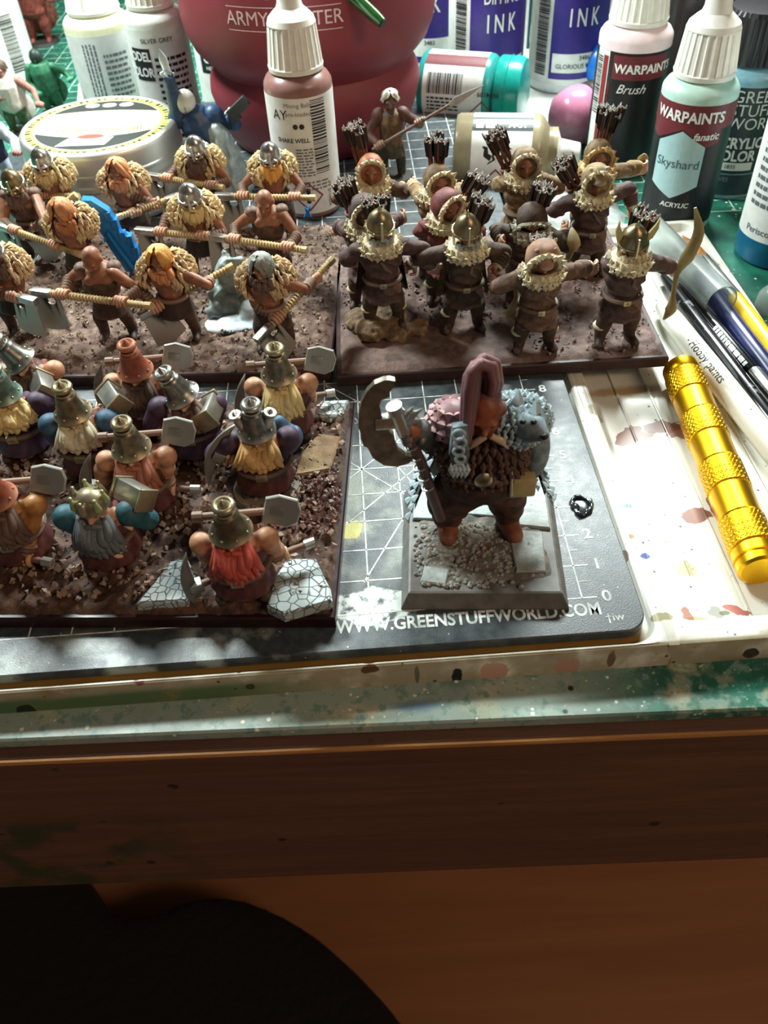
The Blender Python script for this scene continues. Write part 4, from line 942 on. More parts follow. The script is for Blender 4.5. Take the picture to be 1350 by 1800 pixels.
warrior('axe warrior with swept ginger hair left of the blue plastic piece', (112, 372), (40, 415), (132, 343), (.3, .55), 'hair', M('hair_red', '7d3f28', .6, var=.25, ns=6, hi=1.0, hic='b9774f'), GIN, furm=FURT, turn=-.3, zA=1.6, zB=3.0, swoop=-1, hl=.35)
warrior('axe warrior in silver helmet with blond beard, in the middle rank', (335, 350), (241, 405), (366, 417), (.35, .93), 'helm', BLO, furm=FURY)
warrior('bald axe warrior with studded shoulder straps, behind the grey haired one', (465, 355), (366, 415), (538, 440), (.28, .82), 'bald', None, bare=True, skin=SKIN, turn=-.1)
warrior('fur cloaked axe warrior mostly outside the left edge', (-14, 448), (62, 530), (-60, 500), (.3, .6), 'helm', DRK, furm=FURT)
warrior('bald axe warrior in the front rank with a horizontal axe', (162, 455), (57, 512), (264, 538), (.27, .76), 'bald', None, bare=True, skin=SKIN, turn=-.25, tilt=.5)
warrior('orange haired axe warrior raising his haft over the icy rock', (283, 456), (247, 556), (408, 468), (.18, .72), 'hair', GIN, ORA, furm=FURT, zA=1.7, zB=2.5, turn=-.25, hl=.3, swoop=-.6)
warrior('grey haired axe warrior in the front rank right of the icy rock', (462, 470), (452, 598), (584, 457), (.27, .75), 'hair', DRK, GRY, furm=FURT, zA=1.5, zB=2.6, turn=-.3, swoop=-.6, down=(.3, -.0, -1))
# ================================================================== archers
QUIV = M('quiver_red', '4d2a22', .6, var=.25, ns=5, hi=.8, hic='86594b'); SHAFT = M('arrow_shaft', '6b3f2e', .6, var=.2, ns=6); FLE = M('fletching_black', '1d1a1a', .6, var=.2, ns=8); FLT = M('fletching_tip', 'a9a8a2', .6, var=.1)
FURW = M('fur_white', '8a7b58', .8, var=.35, ns=4, hi=1.0, hic='ded2b0', c2='7d684a'); FURO = M('fur_ochre', '9a7a4e', .8, var=.3, ns=4, hi=1.0, hic='d2b27c', c2='6d4a2c')
BOWM = M('bow_horn', '6a5c3a', .5, var=.2, ns=5, hi=.9, hic='b8a672')
COATS = {'brown': M('coat_brown', '5f4636', .7, var=.28, ns=5, bump=.4, bs=16, hi=.9, hic='856a5a'), 'dark': M('coat_dark', '46362b', .7, var=.28, ns=5, bump=.4, bs=16, hi=.9, hic='6b574c'), 'red': M('coat_red', '6a3331', .65, var=.25, ns=5, bump=.4, bs=16, hi=.9, hic='a5685f'),
         'tan': M('coat_tan', '70583b', .7, var=.28, ns=5, bump=.4, bs=16, hi=.9, hic='a38c66'), 'plum': M('coat_plum', '4c3733', .7, var=.28, ns=5, bump=.4, bs=16, hi=.9, hic='6a5352')}
def wrinkle(n, amp, f=15.0):
    o_ = []
    for v in n.v:
        v = V(v); d_ = V((v.x, v.y, 0)); L_ = d_.length
        if L_ > .1: v = v+d_/L_*amp*(math.sin(v.z*f+5*mnoise.noise(v*2.2)+v.x*4)+.8*mnoise.noise(v*7))
        o_.append(tuple(v))
    n.v = o_
def quiver(par, base, top, n=7, seed=1, h=1.15, r=.25):
    base, top = V(base), V(top); d = (top-base).normalized(); rr = random.Random(seed); X = TR(base, d); L = (top-base).length
    q = MB(); q.lathe([(r*.7, 0), (r*.85, .05), (r*.95, L*.6), (r*1.1, L-.06), (r*1.18, L-.03), (r*1.1, L), (r*.9, L), (r*.8, L-.2), (.01, L-.2)], 14, X); qo = q.build('quiver', QUIV, par, 40)
    q = MB()
    for z in (.25*L, .7*L): q.torus((0, 0, z), r*1.02, .03, X, 16, 6)
    q.build('quiver_bands', LEA, qo)
    ms, mv, mt = MB(), MB(), MB()
    for i in range(n):
        a = 2*math.pi*i/max(1, n-1); rad = 0 if i == 0 else r*.62
        p = V((rad*math.cos(a), rad*math.sin(a), L-.2)); e = V((rad*1.7*math.cos(a)+rr.uniform(-.05, .05), rad*1.5*math.sin(a), L+h*rr.uniform(.8, 1.0)))
        ms.tube([p, e], [.045, .04], 6, X)
        D = (e-p).normalized(); Y = TR(e, D)
        for k_ in range(3):
            Z = X @ Y @ Matrix.Rotation(k_*2.094+i, 4, 'Z') @ Matrix.Rotation(math.pi/2, 4, 'X')
            mv.prism([(0, -.55), (.13, -.45), (.15, -.02), (.11, .06), (.07, -.05), (.0, .0)], -.012, .012, Z)
            mt.prism([(.02, -.015), (.07, -.06), (.15, -.03), (.14, .04), (.11, .075), (.075, -.03)], -.016, .016, Z)
    ms.build('arrow_shafts', SHAFT, par, 40); mv.build('fletchings', FLE, par, 0); mt.build('fletching_tips', FLT, par, 0)
def bow(par, pts, mat=BOWM, widths=None, name='bow'):
    pts = [V(p) for p in pts]; m_ = len(pts); P = []
    for i in range(m_-1):
        for q in range(4): P.append(pts[i].lerp(pts[i+1], q/4))
    P.append(pts[-1]); n = len(P)
    W = widths or [.04, .16, .2, .07, .07, .17, .03]
    rad = []
    for i in range(n):
        t = i/(n-1)*(len(W)-1); a = int(min(t, len(W)-2)); rad.append(W[a]+(W[a+1]-W[a])*(t-a))
    for _ in range(2): P = [P[0]]+[(P[i-1]+P[i]*2+P[i+1])/4 for i in range(1, n-1)]+[P[-1]]
    MB().tube(P, rad, 8, sq=.4, up=(0, 1, 0)).build(name, mat, par, 60)
def archer(label, hpx, style='hood', coat='brown', furm=None, hl=None, hr=None, zh=3.47, turn=0.0, tilt=.25, q=(-.25, .38), qn=9, qh=1.15, skin=None, hz=(2.5, 2.5), hoodm=None, stance=.42, z0=None, bowpx=None, lift=0.0, beardm=None, cape=None, qtop=3.0, k=1.08):
    KK = 1.1; z0 = BH+.06+lift; hp = at(hpx[0], hpx[1], z0+(zh+lift-z0)*KK)
    o = V((hp.x, hp.y+.14*KK, z0)); LP = lambda q_: (q_-o)/KK ; t = thing('archer', label, 'figurine', o, 0, 'archers on the mauve brown base'); t.scale = (S*KK,)*3
    hd = V((0, -.14, zh+lift-z0)); s = hd.z/2.87; C = COATS[coat]; sk = skin or SKIN; T = headT(hd, tilt, turn); furm = furm or FURW
    sh = [V((-.46, -.02, 2.32*s)), V((.46, -.02, 2.32*s))]
    hL = LP(at(hl[0], hl[1], hz[0])) if hl else V((-.8, -.35, 1.45)); hR = LP(at(hr[0], hr[1], hz[1])) if hr else V((.85, -.2, 1.45))
    el = [ik(sh[0], hL, .75, .72, (-.9, .2, -.5)), ik(sh[1], hR, .75, .72, (.9, .2, -.5))]
    axL = V((.3, -.4, 1)); axR = V((-.2, -.3, 1))
    mb = MB(); head_skin(mb, T, .95*k)
    tubes(mb, ([hd+V((0, .08, -.1)), (0, -.02, 2.2*s)], [.16, .2]), ([(0, -.02, 2.1*s), (0, 0, 1.4*s)], [.36, .32]))
    for s_, e_, h_ in ((sh[0], el[0], hL), (sh[1], el[1], hR)): tubes(mb, ([s_, e_], [.16, .13]), ([e_, h_.lerp(e_, .1)], [.13, .09]))
    n = mb.remesh(.05, 2); fist(n, hL, axL, el[0], .07, .055); fist(n, hR, axR, el[1], .07, .055)
    n.build('body', sk, t, 180); eyes(t, T, .95*k)
    mb = MB(); mb.ell((0, 0, 2.0*s), (.58, .44, .5)); mb.ell((0, -.02, 1.5*s), (.5, .42, .42)); mb.lathe([(.6, .85*s), (.6, .92*s), (.5, 1.2*s), (.4, 1.5*s), (.2, 1.7*s)], 16, rf=lambda a, j: 1+.06*math.sin(a*7+j))
    for s_, e_, h_ in ((sh[0], el[0], hL), (sh[1], el[1], hR)): tubes(mb, ([s_, s_.lerp(e_, .5), e_], [.25, .24, .21]), ([e_, e_.lerp(h_, .72)], [.21, .18]))
    n = mb.remesh(.055, 2); wrinkle(n, .03); n.build('coat', C, t, 180)
    for e_, h_ in ((el[0], hL), (el[1], hR)):
        bandtube((e_.lerp(h_, .15), e_.lerp(h_, .66)), (.235, .2), 4, .09, 10).build('sleeve_wrap', C, t, 60)
        m2 = MB(); w_ = e_.lerp(h_, .74); m2.torus((0, 0, 0), .13, .06, TR(w_, h_-e_), 14, 6); m2.build('cuff', furm, t, 60)
    MB().torus((0, -.01, 1.45*s), .51, .06, None, 20, 6).build('belt', LEAD, t)
    MB().box((.0, -.53, 1.45*s), (.2, .08, .16), ch=.02).build('buckle', BRONZE, t)
    MB().box((.38, -.28, 1.25*s), (.24, .16, .3), ch=.05).build('pouch', LEA, t)
    mb = MB()
    for sx in (-1, 1): tubes(mb, ([(sx*.2, .0, 1.2*s), (sx*stance*.9, -.1, .75*s), (sx*stance, .04*sx, .3)], [.29, .25, .19]))
    mb.remesh(.06, 2).build('trousers', TROU, t, 180)
    for sx in (-1, 1):
        m2 = MB(); tubes(m2, ([(sx*stance, .04*sx, .5), (sx*stance, .04*sx, .14)], [.19, .17]), ([(sx*stance, .0, .1), (sx*(stance+.1), -.34, .09)], [.15, .12])); m2.remesh(.05, 2).build('boot', LEAD, t, 180)
        m2 = MB(); m2.torus((sx*stance, .03*sx, .55), .19, .065, None, 14, 6); m2.build('boot_cuff', furm, t, 60)
    # fur collar
    mb = MB(); mb.torus((0, -.08, 2.42*s), .40, .15, None, 20, 8); mb.build('collar', furm, t, 60)
    fur(t, (0, -.06, 2.4*s), (.55, .53, .27), furm, hash(label) % 77, 4, 20, 0, .2, .17, 55, 120, 'collar_fur')
    if style in ('hood', 'cap'):
        mb = MB(); Y = T @ Matrix.Rotation(R(90), 4, 'X')
        mb.lathe([(.31*k, .20*k), (.36*k, .19*k), (.41*k, .08*k), (.41*k, -.05*k), (.35*k, -.27*k), (.19*k, -.4*k), (.01, -.44*k)], 20, Y, rf=lambda a, j: 1.08 if abs(math.sin(a)) > .6 else 1)
        mb.build('hood', hoodm or C, t, 60)
        mb = MB(); rr = random.Random(hash(label) % 31)
        mb.torus((0, 0, .19*k), .36*k, .065*k, Y, 20, 7)
        for i in range(22):
            a = 2*math.pi*i/22+rr.uniform(-.15, .15); mb.tuft((.35*k*math.cos(a), .37*k*math.sin(a), .2*k), (math.cos(a), math.sin(a), .3+rr.uniform(-.3, .3)), (0, 0, 1), rr.uniform(.1, .2)*k, rr.uniform(.1, .17)*k, .5, Y)
        mb.build('hood_fur', furm, t, 40)
        if style == 'cap':
            mb = MB(); mb.ell((0, -.1, .26), (.32, .3, .18), T); mb.ell((0, -.36, .2), (.2, .14, .1), T)
            for sx in (-1, 1): mb.ell((sx*.24, -.05, .42), (.08, .05, .09), T)
            mb.remesh(.04, 2).build('fur_cap', hoodm or furm, t, 180)
    else:
        h = helm(t, T @ Matrix.Translation((0, 0, .05)), BRONZE, 1.12, 'nasal')
        mb = MB(); mb.lathe([(.09, .44), (.05, .58), (.01, .68)], 10, T @ Matrix.Translation((0, .03, .05))); mb.build('helmet_point', BRONZE, h)
        if style == 'winged':
            for sx in (-1, 1):
                m2 = MB(); m2.prism([(0, 0), (.12, .1), (.2, .4), (.16, .72), (.1, .5), (-.02, .25)] if sx > 0 else [(0, 0), (.02, .25), (-.1, .5), (-.16, .72), (-.2, .4), (-.12, .1)], -.03, .03, T @ Matrix.Translation((sx*.34, .0, .1)) @ Matrix.Rotation(R(90), 4, 'X')); m2.build('helmet_wing', BOWM, h, 30)
    if beardm is not None: beard(t, T, beardm, 1.05, .45, .2, 7, 3, .07)
    quiver(t, (q[0]*-.6, q[1], 1.35), (q[0], q[1]+.02, qtop), qn, hash(label) % 13, qh)
    m2 = MB(); m2.tube([(q[0], q[1]-.05, 2.6*s), (-.3 if q[0] < 0 else .3, -.2, 2.45*s), (.1, -.46, 1.9*s), (.42, -.15, 1.5*s)], [.05]*4, 8, sq=.5); m2.build('quiver_strap', LEAD, t, 60)
    if cape:
        mb = MB(); vs = []; fs = []
        for i in range(9):
            u = i/8
            for j in range(7):
                v = j/6; a = R(20+140*u); rr_ = .5+.25*v+.04*math.sin(u*14)
                vs.append((rr_*math.cos(a)*1.05, rr_*math.sin(a)*.8+.02, (2.45-1.6*v)*s))
        mb.add(vs, [(i*7+j, (i+1)*7+j, (i+1)*7+j+1, i*7+j+1) for i in range(8) for j in range(6)])
        mb.add([(x*.93, y*.93, z_) for x, y, z_ in vs], [(i*7+j, i*7+j+1, (i+1)*7+j+1, (i+1)*7+j) for i in range(8) for j in range(6)]); mb.build('cape', cape, t, 180)
    if bowpx: bow(t, [LP(at(a, b, c_)) for a, b, c_ in bowpx])
    return t
OCH = M('cape_ochre', '7d6e45', .75, var=.25, ns=5, hi=.9, hic='b3a470')
archer('fur hooded archer behind the second rank, nearest the brown bottle', (652, 300), 'hood', 'brown', FURW, (594, 342), (706, 332), hoodm=GIN, q=(-.2, .4), tilt=.1, qh=1.3, qtop=2.9)
archer('archer with tall quiver between the spearman and the beige bottle', (770, 318), 'hood', 'tan', FURW, (722, 322), (812, 330), q=(.0, .3), qh=1.3, turn=.3, qtop=2.9)
archer('archer peering from a round white fur hood, in front of the beige bottle', (923, 288), 'hood', 'tan', FURW, (880, 320), (965, 335), q=(-.42, .38), qh=1.2, tilt=.15, qtop=2.75, bowpx=[(980, 305, 2.9), (985, 330, 2.6), (965, 352, 2.4), (950, 370, 2.2)])
archer('archer at the back right corner with arms spread and raised quiver', (1052, 275), 'hood', 'tan', FURO, (985, 315), (1130, 292), q=(.15, .3), qh=1.3, qtop=3.0, hz=(2.3, 2.9), bowpx=[(1133, 270, 3.3), (1128, 285, 3.0), (1125, 305, 2.7)])
archer('archer in grey white fur hood behind the helmeted archer on the rock', (640, 372), 'hood', 'plum', FURW, (592, 398), (705, 380), q=(-.3, .42), turn=.3, qh=.9, qtop=2.8)
archer('archer in a red jacket and hood, second rank', (786, 362), 'hood', 'red', FURW, (764, 397), (806, 405), hoodm=COATS['red'], q=(.5, .4), turn=.6, tilt=.3, qh=1.0, qtop=2.7)
archer('archer with grey fur mantle and dark quiver, second rank behind the flat fur cap', (935, 385), 'hood', 'dark', M('fur_grey', '6f6a5a', .8, var=.3, ns=4, hi=1.0, hic='aaa592'), (884, 427), (990, 400), q=(.2, .1), tilt=.9, qh=.7, qtop=2.7, zh=3.0, bowpx=[(1005, 400, 2.8), (1010, 430, 2.5), (1000, 455, 2.1), (985, 470, 1.9)])
archer('archer in a bear head cap with pale fur collar', (1048, 318), 'cap', 'plum', FURW, (988, 366), (1112, 372), hoodm=FURW, q=(-.5, .35), qh=.9, qtop=2.7, tilt=.2)
archer('helmeted archer standing on the cork rock, front rank', (668, 402), 'helm', 'plum', FURW, (622, 456), (720, 470), q=(-.05, .4), lift=.25, qh=.85, qtop=2.75, beardm=GRY, cape=COATS['dark'], turn=.1)
archer('helmeted archer with an ochre cape, front rank', (820, 410), 'helm', 'dark', FURW, (768, 468), (868, 480), q=(.25, .35), qh=1.0, qtop=2.75, beardm=GRY, cape=OCH, turn=.05)
archer('archer in a flat fur cap looking down, front rank', (955, 455), 'cap', 'brown', FURW, (905, 492), (1042, 468), q=(.05, .42), qh=.55, qtop=2.5, tilt=.45, zh=3.25, hoodm=M('cap_hide', '8d6a55', .7, var=.25, ns=4, hi=.9, hic='c2a188'), bowpx=[(893, 500, 2.2), (905, 495, 2.2), (908, 525, 1.6), (890, 560, 1.1)], k=1.15)
archer('winged helmet archer with a long horn bow at the front right corner', (1112, 430), 'winged', 'plum', FURW, (1084, 435), (1188, 470), q=(.2, .35), qh=.95, qtop=2.7, beardm=FURW, hz=(2.5, 2.3), bowpx=[(1222, 365, 4.3), (1231, 410, 3.5), (1207, 455, 2.8), (1189, 480, 2.3), (1183, 520, 1.6), (1180, 545, 1.2), (1166, 562, .9)])
# ================================================================== hatted dwarfs
HATB = M('hat_bronze', '6f6450', .4, .85, var=.25, ns=5, hi=.9, hic='c4b795'); HATR = M('hat_rust', '7a3d28', .5, .1, var=.2, ns=5, hi=.9, hic='b57a5c'); HATS = M('hat_steel', '6e6d66', .36, .9, var=.25, ns=5, hi=.9, hic='c7c6bd')
APR = M('apron_wine', '4e2420', .55, var=.25, ns=5, hi=.9, hic='8d564b'); FLESH = M('dwarf_flesh', 'b07f60', .5, var=.18, ns=4, hi=.7, hic='dcb896')
BRED = M('beard_red', '8c2622', .5, var=.22, ns=7, hi=1.0, hic='c4574a'); BRUST = M('beard_rust', '6f3527', .55, var=.22, ns=7, hi=1.0, hic='a86c55'); BBRN = M('beard_brown', '3d2a22', .6, var=.22, ns=7, hi=1.0, hic='6d5447')
BYEL = M('beard_yellow', 'a8884a', .55, var=.22, ns=7, hi=1.0, hic='dfc98c'); BPAL = M('beard_pale', '9a9074', .55, var=.22, ns=7, hi=1.0, hic='d8d0b2'); BAMB = M('beard_amber', 'a3733a', .55, var=.22, ns=7, hi=1.0, hic='d8ad70'); BBLK = M('beard_black', '24262a', .5, var=.22, ns=7, hi=1.0, hic='6d7478')
BLUE = M('cloth_blue', '2b4a63', .6, var=.2, ns=5, hi=.9, hic='6286a0'); TEAL = M('cloth_teal', '23505a', .6, var=.2, ns=5, hi=.9, hic='5f949c'); PURP = M('cloth_purple', '3d2a3c', .6, var=.2, ns=5, hi=.9, hic='70586c')
def lamp_hat(par, T, mat, k=1.0):
    mb = MB(); mb.lathe([(.30*k, -.06*k), (.47*k, -.10*k), (.49*k, -.06*k), (.40*k, .06*k), (.36*k, .12*k), (.34*k, .16*k), (.27*k, .5*k), (.255*k, .56*k), (.19*k, .60*k), (.165*k, .66*k), (.165*k, .76*k)], 28, T)
    h = mb.build('hat', mat, par, 45)
    mb = MB(); mb.torus((0, 0, .80*k), .185*k, .075*k, T, 24, 8); mb.torus((0, 0, .63*k), .2*k, .035*k, T, 20, 6); mb.lathe([(.13*k, .8*k), (.10*k, .88*k), (.03*k, .98*k), (.005, 1.0*k)], 12, T)
    mb.build('hat_finial', mat, h, 45)
    mb = MB()
    for i in range(8): mb.ell((.41*k*math.cos(i*.785+.4), .41*k*math.sin(i*.785+.4), .04*k), .04*k, T, 6, 4)
    mb.build('hat_studs', mat, h, 60)
def crescent(par, c, up, nrm, L=1.9, wd=.3, mat=None, name='pick_head'):
    up = V(up).normalized(); nrm = V(nrm).normalized(); side = up.cross(nrm)
    X = Matrix((side, up, nrm)).transposed().to_4x4(); X.translation = V(c)
    n = 12; out = []; inn = []
    for i in range(n+1):
        t = -1+2*i/n; y = t*L/2; out.append((-.24*(1-t*t)*L*.5-wd*.5*(1-t*t), y)); inn.append((-.24*(1-t*t)*L*.5+wd*.5*(1-abs(t)**1.5), y))
    out = [(a+.2, b) for a, b in out]; inn = [(a+.2, b) for a, b in inn]
    return MB().prism([p for p in inn[1:-1]]+[inn[-1]]+out[::-1][1:-1]+[inn[0]], -.05, .05, X, ch=.02).build(name, mat or DSTEEL, par, 30)
def dwarf(label, bpx, hat='lamp', hatm=HATB, beardm=BRED, tool='pick', back=True, sleeves=None, skin=FLESH, apron=APR, turn=0.0, roll=0.0, tilt=.12, zb=2.62, tb=None, ta=None, k=1.0, tz=(1.15, 1.35), base=False, cape=None, bL=1.15):
    """bpx = pixel of the hat brim centre"""
    hp = at(bpx[0], bpx[1], zb); z0 = BH+.1; o = V((hp.x, hp.y+.1, z0)); t = thing('dwarf', label, 'figurine', o, 0, 'hatted dwarfs on the rocky base')
    hz = zb-z0-.16; hd = V((0, -.1, hz)); T = headT(hd, tilt, turn, roll)
    A = (at(ta[0], ta[1], tz[0])-o) if ta else V((-.85, -.85, .72)); B = (at(tb[0], tb[1], tz[1])-o) if tb else V((1.6, -.25, 1.0)); d = (B-A).normalized()
    hL, hR = A.lerp(B, .22), A.lerp(B, .68)
    sh = [V((-.72, 0, hz-.32)), V((.72, 0, hz-.32))]
    el = [ik(sh[0], hL, .55, .5, (-1, .1, -.3)), ik(sh[1], hR, .55, .5, (1, .1, -.3))]
    mb = MB(); head_skin(mb, T, 1.05, 1.1, 1.5); mb.ell((0, 0, hz-.75), (.62, .5, .6)); mb.ell((0, 0, hz-.4), (.7, .4, .32))
    for s_, e_, h_ in ((sh[0], el[0], hL), (sh[1], el[1], hR)):
        mb.ell(s_, (.29, .29, .28)); mb.ell(s_.lerp(e_, .62), .25)
        tubes(mb, ([s_, e_], [.24, .19]), ([e_, e_.lerp(h_, .4), h_.lerp(e_, .15)], [.2, .22, .14]))
    n = mb.remesh(.05, 2); fist(n, hL, d, el[0], .09, .07); fist(n, hR, d, el[1], .09, .07)
    n.build('body', skin, t, 180); eyes(t, T, 1.05)
    mb = MB(); mb.ell((0, .02, hz-.75), (.7, .56, .62)); mb.lathe([(.78, .35), (.76, .45), (.6, .9), (.3, 1.0)], 18, rf=lambda a, j: 1+.05*math.sin(a*9+j*2)); mb.ell((0, .1, hz-.35), (.5, .42, .35))
    mb.remesh(.06, 2).build('tunic', apron, t, 180)
    MB().torus((0, .0, .98), .68, .085, None, 24, 6).build('belt', LEAD, t); MB().box((0, -.7, .98), (.3, .1, .24), ch=.03).build('buckle', HATB, t)
    for e_, h_ in ((el[0], hL), (el[1], hR)): bandtube((e_.lerp(h_, .35), e_.lerp(h_, .8)), (.25, .22), 3, .06, 12).build('bracer', APR if apron is not APR else LEA, t, 40)
    if sleeves is not None:
        for s_, e_ in ((sh[0], el[0]), (sh[1], el[1])):
            m2 = MB(); m2.ell(s_, (.33, .33, .32)); tubes(m2, ([s_, e_], [.31, .28])); m2.remesh(.05, 2).build('sleeve', sleeves, t, 180)
    for sx in (-1, 1):
        m2 = MB(); tubes(m2, ([(sx*.4, .05, .5), (sx*.42, .02, .18)], [.27, .24]), ([(sx*.42, .0, .15), (sx*.5, -.4, .13)], [.2, .18])); m2.remesh(.06, 2).build('boot', LEAD, t, 180)
    # braces
    m2 = MB()
    for sx in (-1, 1): m2.tube([(sx*.42, .42, hz-.75), (sx*.45, .22, hz-.12), (sx*.42, -.32, hz-.35), (sx*.36, -.58, hz-.8)], [.09]*4, 8, sq=.45)
    m2.build('braces', apron, t, 60)
    if hat == 'lamp': lamp_hat(t, T @ Matrix.Translation((0, .02, .17)), hatm, 1.0)
    elif hat == 'triple':
        lamp_hat(t, T @ Matrix.Translation((0, .02, .15)), hatm, 1.0)
        for sx in (-1, 1):
            m2 = MB(); X = T @ Matrix.Translation((sx*.3, -.02, .3)) @ Matrix.Rotation(sx*.3, 4, 'Y'); m2.lathe([(.13, -.1), (.14, .2), (.1, .3)], 14, X); m2.torus((0, 0, .38), .12, .06, X, 16, 6); m2.lathe([(.09, .38), (.02, .52), (.005, .53)], 10, X); m2.build('side_finial', hatm, t, 45)
    elif hat == 'crown':
        m2 = MB(); m2.lathe([(.36, -.08), (.40, -.05), (.36, .1), (.34, .22), (.2, .34), (.02, .38)], 20, T @ Matrix.Translation((0, .02, .16))); m2.build('crown_cap', hatm, t, 45)
        for i in range(7):
            a = i*.9; m2 = MB(); X = T @ Matrix.Translation((.36*math.cos(a), .36*math.sin(a)+.02, .3)); m2.lathe([(.06, -.15), (.1, -.05), (.07, .08), (.015, .26)], 8, X); m2.ell((0, 0, .25), .05, X, 8, 6); m2.build('crown_point', HATB if i % 2 else M('crown_green', '6f7a4a', .4, .5, var=.2, hi=.9, hic='b9c48c'), t, 50)
    # fan of beard locks
    if beardm is not None:
        mb = MB(); ro = []; ti = []; rr = random.Random(hash(label) % 53)
        for lay, (n_, L_, yo) in enumerate(((11, 1.0, 0), (9, .86, -.1), (7, .62, -.17))):
            for i in range(n_):
                a = (i/(n_-1)-.5)*2
                ro.append((a*.28, -.2-.1*math.cos(a*1.4)+yo*.5, -.02-.16*math.cos(a*1.4)-.03*lay)); ti.append((a*.62*(1-.25*lay)+rr.uniform(-.05, .05), -.36-.2*math.cos(a*1.3)+yo, -bL*L_*(.8+.2*math.cos(a*1.5))))
        locks(mb, T, ro, ti, .105, 5, .07, 8, (0, -.14, 0)); mb.ell((0, -.22, -.22), (.3, .2, .2), T)
        for sx in (-1, 1): mb.tube([(0, -.42, -.14), (sx*.2, -.42, -.18), (sx*.38, -.36, -.42)], [.075, .09, .03], 8, T)
        mb.build('beard', beardm, t, 60)
    if back:      # spare axe slung behind the neck: peg on one side, clipped blade on the other
        a, b = V((-.75, .42, hz+.08)), V((.95, .42, hz+.12)); MB().tube([a, b], [.09, .08], 10).build('slung_haft', LEA, t); m2 = MB(); m2.tube([a+V((-.14, 0, 0)), a+V((.08, 0, 0))], [.13, .13], 10); m2.build('haft_knob', LEA, t)
        X = Matrix.Translation(V((1.05, .36, hz+.12))) @ Matrix.Rotation(R(68), 4, 'X') @ Matrix.Rotation(R(-12), 4, 'Z')
        MB().prism([(-.38, -.3), (.2, -.34), (.42, -.2), (.46, .1), (.36, .34), (-.05, .4), (-.34, .3)], -.06, .06, X, ch=.025).build('slung_blade', DSTEEL, t, 25)
        m2 = MB(); m2.box((-.05, .02, .07), (.3, .2, .04), X, ch=.01); m2.build('blade_boss', DSTEEL, t)
    if tool == 'pick':
        bandtube((A, B), (.085, .085), 8, .05).build('pick_haft', LEA, t, 60); MB().tube([B-d*.25, B], [.12, .12], 10).build('haft_end', DSTEEL, t)
        up_ = V((.1, .2, 1)); up_ = (up_-d*up_.dot(d)).normalized(); crescent(t, A-d*.1, up_, d.cross(up_), 2.0, .34); MB().box((0, 0, 0), (.28, .28, .3), TR(A, d), ch=.04).build('pick_socket', DSTEEL, t)
    elif tool == 'hammer':
        bandtube((A, B), (.085, .085), 8, .05).build('hammer_haft', LEA, t, 60)
        u = V((0, 0, 1)); u = (u-d*u.dot(d)).normalized(); X = TR(B, d)
        MB().box((0, 0, 0), (.85, .5, .5), X, ch=.07).build('hammer_head', HATS, t, 30)
        m2 = MB()
        for sx in (-1, 1): m2.box((sx*.43, 0, 0), (.08, .56, .56), X, ch=.03)
        m2.build('hammer_bands', HATB, t, 30)
    if base: MB().lathe([(.9, 0), (.95, .03), (.88, .2), (.01, .22)], 36, Matrix.Translation((0, -.1, -.06))).build('round_base', M('base_grey', '6e675c', .6, var=.2, hi=.6), t, 30)
    if cape is not None:
        m2 = MB(); m2.ell((.35, .35, hz-.5), (.62, .3, .6)); m2.ell((.75, .15, hz-.45), (.35, .35, .35)); n = m2.remesh(.06, 3)
        n.v = [tuple(V(v)+V((0, 0, .05*math.sin(v[0]*14)))) for v in n.v]; n.build('cape', cape, t, 180)
    return t
dwarf('red bearded dwarf with a pick, front right of the rocky base', (405, 930), beardm=BRED, ta=(345, 1030), tb=(553, 952), tz=(.95, 1.2))
dwarf('rust bearded dwarf in a bronze lamp hat, middle of the rocky base', (230, 785), beardm=BRUST, ta=(162, 855), tb=(352, 860), tz=(1.3, 1.0))
dwarf('yellow bearded dwarf in a bronze lamp hat at the back of the rocky base', (490, 655), beardm=BYEL, ta=(432, 715), tb=(588, 690), tz=(1.2, 1.0))
dwarf('brown bearded dwarf in a rust red hat', (237, 648), hatm=HATR, beardm=BBRN, ta=(185, 690), tb=(345, 690), tz=(1.2, 1.0))
dwarf('pale bearded dwarf with blue sleeves swinging a hammer', (127, 722), beardm=BPAL, sleeves=BLUE, tool='hammer', ta=(120, 790), tb=(200, 700), tz=(1.3, 2.3), turn=.1, back=False, bL=.8)
dwarf('dark bearded dwarf in a steel hat raising a hammer, left of the triple hat', (322, 692), hatm=HATS, beardm=BBRN, tool='hammer', ta=(280, 770), tb=(368, 722), tz=(1.2, 2.2), roll=-.35, sleeves=PURP, apron=PURP, back=False, bL=.8)
dwarf('triple hatted dwarf with amber beard and blue cape on a round base', (450, 752), hat='triple', hatm=HATS, beardm=BAMB, tool='pick', back=False, sleeves=PURP, ta=(385, 800), tb=(500, 835), tz=(1.9, 1.0), base=True, cape=BLUE, bL=.85, apron=APR)
dwarf('crowned black bearded dwarf with teal sleeves and a great hammer', (160, 885), hat='crown', hatm=HATB, beardm=BBLK, tool='hammer', sleeves=TEAL, ta=(200, 985), tb=(235, 868), tz=(1.0, 2.3), back=False, bL=1.2, zb=2.5)
dwarf('grey hatted dwarf in the back left corner of the rocky base', (38, 632), hatm=HATS, beardm=BBRN, ta=(-20, 680), tb=(95, 672), tz=(1.3, 1.4), roll=-.45, tool='pick', back=False)
dwarf('yellow bearded dwarf in a greenish hat by the left edge', (5, 690), hatm=M('hat_verdigris', '5d7268', .42, .7, var=.25, hi=.9, hic='a3b7aa'), beardm=BYEL, turn=.5, tool='hammer', ta=(30, 745), tb=(75, 680), tz=(1.3, 2.2), back=False, apron=PURP, sleeves=PURP, bL=.8)
